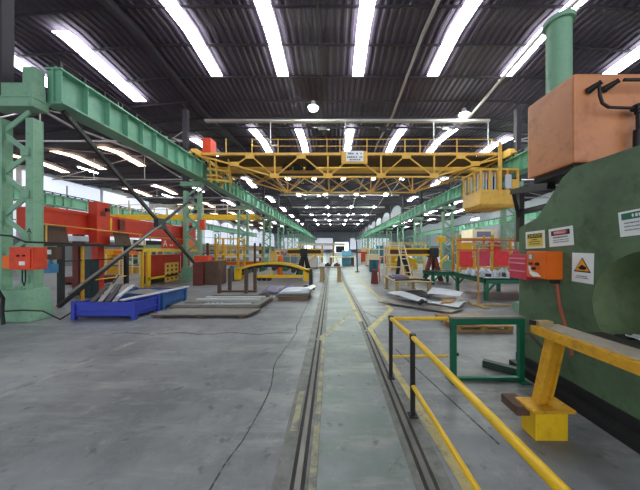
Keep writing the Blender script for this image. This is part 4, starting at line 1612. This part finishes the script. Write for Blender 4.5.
# ---------------------------------------------------------------- the press
XF = 2.5
t = thing('power_press', 'huge dark green press frame with a round throat, filling one edge of the view', 'press', (3.3, 2.0, 0))
outer = [(3.31, 0), (3.31, 1.86), (3.27, 1.9), (3.02, 1.98), (2.77, 2.27), (2.68, 2.38), (2.56, 2.45), (2.0, 2.45), (.5, 2.45), (.2, 2.2), (.2, 0)]
cy, cz, R = 1.87, 1.1, .5
hole = []
a0 = math.asin((.81 - cz) / R)
n = 36
for i in range(n + 1):
    a = a0 + (math.pi - 2 * a0) * i / n
    hole.append((cy + R * math.cos(a), cz + R * math.sin(a)))
o3 = [Vector((XF, y, z)) for y, z in outer]
h3 = [Vector((XF, y, z)) for y, z in hole]
tri = tessellate_polygon([o3, h3])
allv = o3 + h3
b = MB()
b.add(allv, [tuple(f) for f in tri])
no = len(o3)
XB = 4.3
b.add(o3 + [v + Vector((XB - XF, 0, 0)) for v in o3], [(i, (i + 1) % no, no + (i + 1) % no, no + i) for i in range(no)] + [tuple(range(no, 2 * no))])
bm_ = b.build('frame_body', PRESS, t)
bmx = bmesh.new()
bmx.from_mesh(bm_.data)
bmesh.ops.remove_doubles(bmx, verts=bmx.verts, dist=.0005)
bmesh.ops.recalc_face_normals(bmx, faces=bmx.faces)
bmx.to_mesh(bm_.data)
bmx.free()
b = MB()
nh = len(h3)
e = Vector((.75, 0, 0))
b.add(h3 + [v + e for v in h3], [(i, (i + 1) % nh, nh + (i + 1) % nh, nh + i) for i in range(nh)] + [tuple(range(nh, 2 * nh))])
b.build('throat', PRESSIN, t)
b = MB().box(XF - .12, XF, .2, 3.33, 0, .1)
b.box(XF - .03, XF, .2, 3.33, .1, .2)
b.build('plinth', BLACK, t)
# the orange tank on top
b = MB().box(2.5, 3.9, 2.55, 3.17, 2.5, 3.43)
tank = b.build('hydraulic_tank', COPPER, t, .025)
MB().box(2.55, 3.85, 2.6, 3.12, 2.44, 2.5).build('tank_base', BLACK, tank)
b = MB().cone((2.66, 2.9, 3.43), (2.66, 2.9, 4.25), .118, .118, 24)
b.cone((2.66, 2.9, 4.25), (2.66, 2.9, 4.3), .15, .15, 24)
b.build('ram_cylinder', GREEN, t, 0, True)
YT = 2.55


def tp(px, py, dy=0.0):
    p = at(px, py, YT - .03)
    return Vector((p.x, YT - .03 - dy, p.z))


for (ax, ay, bx, by) in ((590, 90, 594, 86.5), (606, 88.5, 611, 85)):
    p, q = tp(ax, ay, -.02), tp(bx, by, .06)
    b = MB().cone(p, q, .036, .022, 12)
    b.cone(q, q + (q - p) * .12, .026, .026, 8)
    b.build('pipe_fitting', BLACK, tank, 0, True)
b = MB().tube([tp(594, 88, .05), tp(594.5, 98, .05), tp(597, 106, .05), tp(603, 110, .05), tp(612, 110.5, .05), tp(632, 111, .05)], .014)
b.build('pipe', BLACK, tank, 0, True)
b = MB().tube([tp(616, 84.5, .07), tp(625, 84.5, .07), tp(680, 84.5, .07)], .016)
b.build('pipe', BLACK, tank, 0, True)
b = MB().tube([tp(632.5, 111, .05), tp(633, 135, .05), tp(632, 158, .02)], .022)
b.cone(tp(628, 111, .05), tp(637, 111, .05), .035, .035, 10)
b.cone(tp(632.5, 107, .05), tp(632.5, 116, .05), .03, .03, 10)
b.cone(tp(632.5, 132, .05), tp(632.5, 155, .04), .038, .034, 12)
b.tube([tp(637, 111, .05), tp(660, 112, .05)], .014)
b.tube([tp(632, 130, .06), tp(640, 128, .08), tp(660, 129, .08)], .018)
b.build('valve', BLACK, tank, 0, True)


MB().bar((2.75, 3.1, 2.4), (2.82, 3.85, 2.5), .1, .08).build('support_arm', BLACK, t)
MB().bar((2.95, 3.0, 2.2), (3.05, 4.0, 2.2), .08, .07).build('support_arm', BLACK, t)
MB().box(3.03, 3.11, 4.0, 4.08, 1.72, 2.6).build('added_dark_post', DARK, t)  # added dark post, stands in for the shaded column far behind the press
MB().bar((3.07, 4.05, 2.1), (2.82, 3.85, 2.5), .05).build('brace', DARK, t)
MB().bar((3.07, 4.05, 1.95), (2.9, 3.25, 1.75), .05).build('brace', BLACK, t)


# signs on the press: things fixed to its face
def sign(name, yfar, ynear, zc, h, tilt, label):
    cyy = (yfar + ynear) / 2
    w = abs(yfar - ynear)
    t = thing(name, label, 'sign', (XF - .004, cyy, zc - h / 2))
    r = Vector((0, -math.cos(tilt), math.sin(tilt)))
    u = Vector((0, math.sin(tilt), math.cos(tilt)))
    C = Vector((XF - .004, cyy, zc))

    def rect(nm, m, x0, x1, y0, y1, lift, parent=t):
        c = [C + r * (x * w) + u * (y * h) + Vector((-lift, 0, 0)) for x, y in ((x0, y0), (x1, y0), (x1, y1), (x0, y1))]
        return MB().prism(c, (.002, 0, 0)).build(nm, m, parent)

    def marks(nm, m, rows, lift, parent):
        b = MB()
        for (yy, x0, x1, hh, step) in rows:
            x = x0
            while x < x1:
                ww = step * random.uniform(.5, .85)
                c = [C + r * (a * w) + u * (bb * h) + Vector((-lift, 0, 0)) for a, bb in ((x, yy - hh), (x + ww, yy - hh), (x + ww, yy + hh), (x, yy + hh))]
                b.prism(c, (.001, 0, 0))
                x += step
        return b.build(nm, m, parent)

    return t, rect, marks, C, r, u, w, h


t1, rect, marks, C, r, u, w, h = sign('caution_sign', 3.19, 2.9, 1.715, .215, .03, 'yellow and black caution sign fixed on the green press above the orange control box')
pn = rect('sign_panel', WHITE, -.5, .5, -.5, .5, 0)
rect('yellow_panel', SIGNY, -.4, .4, -.4, .36, .003)
hd = rect('header_band', SIGNB, -.38, .38, .1, .34, .005)
text('CUIDADO', 'lettering', SIGNY, hd, C + u * (.22 * h) + Vector((-.008, 0, 0)), r, u, .048, .0005)
marks('lettering', SIGNB, [(.0, -.15, .15, .03, .05), (-.12, -.3, .3, .025, .06), (-.24, -.28, .28, .025, .06)], .006, t1)

t2, rect, marks, C, r, u, w, h = sign('danger_sign', 2.845, 2.555, 1.735, .205, .07, 'white danger sign with a red oval on the green press, beside the yellow sign')
rect('sign_panel', WHITE, -.5, .5, -.5, .5, 0)
hd = rect('header_band', SIGNB, -.38, .38, .1, .36, .003)
ov = []
for i in range(24):
    a = 2 * math.pi * i / 24
    ov.append(C + r * (.31 * w * math.copysign(abs(math.cos(a)) ** .6, math.cos(a))) + u * ((.23 + .1 * math.sin(a)) * h) + Vector((-.006, 0, 0)))
MB().prism(ov, (.002, 0, 0)).build('red_oval_panel', SIGNR, hd)
text('PERIGO', 'lettering', WHITE, hd, C + u * (.23 * h) + Vector((-.009, 0, 0)), r, u, .04, .0005)
marks('lettering', SIGNB, [(-.02, -.3, .3, .03, .055)], .004, t2)
marks('lettering', INK, [(-.16, -.32, .32, .02, .05), (-.27, -.32, .32, .02, .05)], .004, t2)

t3, rect, marks, C, r, u, w, h = sign('hazard_sign', 2.57, 2.355, 1.41, .3, -.02, 'upright white hazard sign with an orange warning triangle on the green press')
rect('sign_panel', WHITE, -.5, .5, -.5, .5, 0)


def tri3(nm, m, s, lift, parent, cz=.09):
    c = [C + r * (a * s) + u * (bb * s + cz * h) + Vector((-lift, 0, 0)) for a, bb in ((-.085, -.07), (.085, -.07), (0, .078))]
    return MB().prism(c, (.002, 0, 0)).build(nm, m, parent)


tt = tri3('triangle_border', SIGNB, 1, .003, t3)
tri3('triangle_panel', SIGNO, .82, .005, tt)
hand = [(-.035, -.02), (.0, .012), (.02, .0), (.045, -.012), (.04, -.03), (.02, -.04), (-.02, -.036)]
MB().prism([C + r * a + u * (bb + .07 * h) + Vector((-.007, 0, 0)) for a, bb in hand], (.002, 0, 0)).build('hand_pictogram', SIGNB, tt)
marks('lettering', INK, [(-.28, -.25, .25, .014, .05), (-.34, -.3, .3, .012, .05)], .004, t3)

t4, rect, marks, C, r, u, w, h = sign('safety_sign', 2.145, 1.81, 1.825, .215, .085, 'white sign with a green band on the press above the round throat')
rect('sign_panel', WHITE, -.5, .5, -.5, .5, 0)
hd = rect('header_band', SIGNG, -.43, .43, .16, .42, .003)
marks('lettering', WHITE, [(.29, -.2, .2, .06, .07)], .005, hd)
marks('lettering', INK, [(.02, -.38, .38, .02, .04), (-.12, -.38, .38, .02, .04), (-.26, -.38, .38, .02, .04)], .004, t4)

# orange control box on the press
t = thing('control_box', 'bright orange control box with knobs on the green press under the caution sign', 'control box', (2.41, 2.81, 1.26))
XC = 2.32
MB().box(XC, XF, 2.675, 2.945, 1.265, 1.575).build('housing', ORANGE, t, .008)
MB().box(XC - .012, XC, 2.685, 2.935, 1.275, 1.565).build('door', ORANGE, t, .004)
MB().box(XC - .02, XC - .012, 2.835, 2.895, 1.475, 1.545).build('gauge_panel', STEEL, t, .004)
MB().box(XC - .023, XC - .02, 2.845, 2.885, 1.485, 1.535).build('gauge_face', PALE, t)
for y, z, m in ((2.86, 1.43, BROWN), (2.77, 1.43, BLACK), (2.82, 1.375, BLACK)):
    MB().cone((XC - .012, y, z), (XC - .04, y, z), .018, .016, 14).build('knob', m, t, 0, True)
p = [(XC - .02, 2.9, 1.4), (XC - .02, 2.87, 1.4), (XC - .02, 2.86, 1.345), (XC - .02, 2.78, 1.33), (XC - .02, 2.73, 1.29), (XC - .02, 2.83, 1.28), (XC - .02, 2.88, 1.31)]
MB().prism(p, (.006, 0, 0)).build('taped_label', WHITE, t)
MB().box(XC + .05, XC + .12, 2.64, 2.7, 1.225, 1.265).build('cable_gland', BLACK, t, .005)
t = thing('junction_box', 'pinkish red ribbed box mounted beside the orange control box on the press edge', 'box', (2.42, 3.1, 1.26))
MB().box(2.36, XF, 3.0, 3.3, 1.22, 1.53).build('housing', PINKRED, t, .006)
b = MB()
for z in (1.32, 1.42, 1.48):
    b.box(2.352, 2.36, 3.02, 3.28, z - .008, z + .008)
b.build('rib', mat('pale pink strip', (226, 150, 166), .5), t)
b = MB().tube([(2.42, 2.67, 1.25), (2.42, 2.65, 1.15), (2.43, 2.64, 1.0), (2.45, 2.6, .8), (2.46, 2.56, .62), (2.47, 2.54, .5)], .016)
solo(b, 'conduit_pipe', CONDUIT, 'copper red conduit running down the press from the orange control box', 'pipe', smooth=True)
b = MB().tube([(2.46, 3.2, .3), (2.42, 3.2, .45), (2.4, 3.1, .55), (2.38, 2.98, .57), (2.38, 2.85, .5), (2.42, 2.75, .42)], .015)
solo(b, 'cable_loop', BROWN, 'brown cable loop standing out from the foot of the press', 'cable', smooth=True)
# scraps on the throat ledge
b = MB().sheet([(2.53, 1.6, .83), (2.8, 1.65, .83), (2.75, 2.15, .83), (2.52, 2.12, .83)], 8, lambda u, v: .035 * abs(math.sin(u * 7 + v * 5)), .01)
solo(b, 'crumpled_rag', PALE, 'pale crumpled rag lying in the mouth of the press', 'rag', smooth=True)
b = MB().box(2.52, 3.0, 2.12, 2.2, .812, .835)
solo(b, 'steel_offcut', DARK, 'dark steel offcut lying in the mouth of the press', 'offcut')

# yellow outfeed beam in front of the press
t = thing('roller_bench', 'worn yellow support bench with a plank top in front of the press', 'bench', (1.9, 1.7, 0))
b = MB()
b.prism([(1.74, 2.17, .86), (1.79, 2.17, .86), (1.79, 2.17, .93), (1.74, 2.17, .93)], (0, -2.0, .04))
b.build('side_beam', YELD, t, .004)
b = MB()
b.prism([(1.79, 2.17, .9), (1.99, 2.17, .9), (1.99, 2.17, .935), (1.79, 2.17, .935)], (0, -2.0, .04))
b.build('plank_top', mat('grey plank', (168, 158, 142), .8, var=.15, scale=8, dirt=(120, 108, 92)), t, .003)
b = MB()
b.prism([(1.99, 2.1, .86), (2.3, 2.1, .86), (2.3, 2.1, .89), (1.99, 2.1, .89)], (0, -1.9, .04))
b.build('bed_plate', DARK, t)
p0, p1 = Vector((1.87, 2.06, .87)), Vector((1.80, 2.13, .26))
b = MB()
b.bar(p0, p1, .03, .08, (1, 0, 0))
b.bar(p0 + Vector((-.045, 0, 0)), p1 + Vector((-.045, 0, 0)), .08, .02, (1, 0, 0))
b.bar(p0 + Vector((.045, 0, 0)), p1 + Vector((.045, 0, 0)), .08, .02, (1, 0, 0))
b.build('post', YELD, t)
MB().box(1.64, 2.0, 2.02, 2.22, .235, .262).build('foot_plate', YELD, t, .004)
MB().box(1.68, 1.95, 2.04, 2.2, 0, .235).build('pedestal', YELB, t, .006)
MB().box(1.57, 1.7, 2.1, 2.3, .17, .245).build('wedge', BROWN, t)
MB().box(1.78, 1.9, 2.12, 2.18, .93, .97).build('end_stop', BEIGE, t)
MB().box(1.745, 1.775, 2.15, 2.19, .92, .97).build('bolt', BLACK, t)

# green frame table
t = thing('frame_table', 'dark green square tube frame table at the end of the yellow handrail', 'table', (1.87, 3.1, 0))
MB().box(1.41, 2.3, 2.94, 3.04, .76, .782).build('table_top', STEEL, t, .003)
b = MB()
b.box(1.41, 2.3, 2.95, 3.0, .69, .76)
b.build('apron_frame', BENCHG, t)
for x in (1.42, 2.24):
    MB().box(x, x + .06, 2.95, 3.01, 0, .69).build('leg', BENCHG, t, .004)
    MB().box(x - .03, x + .09, 2.88, 3.08, 0, .012).build('foot_plate', BENCHG, t)
MB().box(1.47, 2.25, 2.95, 3.0, .013, .05).build('foot_rail', BENCHG, t, .004)
MB().cone((1.47, 2.98, .32), (1.51, 2.98, .32), .02).build('bolt', BLACK, t)
b = MB().bar((2.03, 3.34, .05), (2.32, 3.1, .05), .09)
solo(b, 'square_tube', mat('dark green tube', (46, 66, 54), .5), 'dark green square tube lying on the floor by the foot of the green frame table', 'tube', bev=.005)

# yellow handrail
t = thing('handrail', 'low yellow handrail on two black posts beside the sunk rail', 'handrail', (.72, 2.5, 0))
for x, y, z in ((.705, 3.04, .74), (.755, 2.35, .755)):
    ps = MB().tube([(x, y, .01), (x, y, z)], .024, 10).build('post', BLACK, t, 0, True)
    MB().box(x - .042, x + .042, y - .042, y + .042, 0, .012).build('base_plate', BLACK, ps)
    MB().cone((x, y, z - .02), (x, y, z + .03), .03, .03, 10).build('cap', BLACK, ps)
MB().tube([(.705, 3.04, .74), (.755, 2.35, .755), (.79, .7, .77)], .024, 10).build('top_rail', YELB, t, 0, True)
MB().tube([(.705, 3.04, .735), (1.42, 3.05, .735)], .022, 10).build('cross_rail', YELB, t, 0, True)
MB().tube([(.705, 3.04, .27), (1.42, 3.05, .27)], .014, 8).build('lower_rail', YELB, t, 0, True)
MB().tube([(.755, 2.35, .29), (.79, .7, .3)], .02, 8).build('lower_rail', YELB, t, 0, True)

# ---------------------------------------------------------------- light and camera
w = bpy.data.worlds.new('World')
S.world = w
w.use_nodes = True
bg = w.node_tree.nodes['Background']
bg.inputs[0].default_value = (.86, .93, 1, 1)
bg.inputs[1].default_value = 1.2

cam = bpy.data.cameras.new('camera')
cam.sensor_width = 36
cam.lens = 36 * F / 640
cam.shift_x = -14 / 640
cam.shift_y = 4 / 640
cam.clip_start = .05
cam.clip_end = 300
co = bpy.data.objects.new('camera', cam)
COL.objects.link(co)
co.location = (0, 0, EYE)
co.rotation_euler = (math.pi / 2, 0, 0)
S.camera = co

S.view_settings.view_transform = 'Standard'
S.view_settings.look = 'None'
S.view_settings.gamma = 1
S.view_settings.exposure = .5
S.cycles.use_denoising = True
S.cycles.max_bounces = 6
S.cycles.sample_clamp_indirect = 6
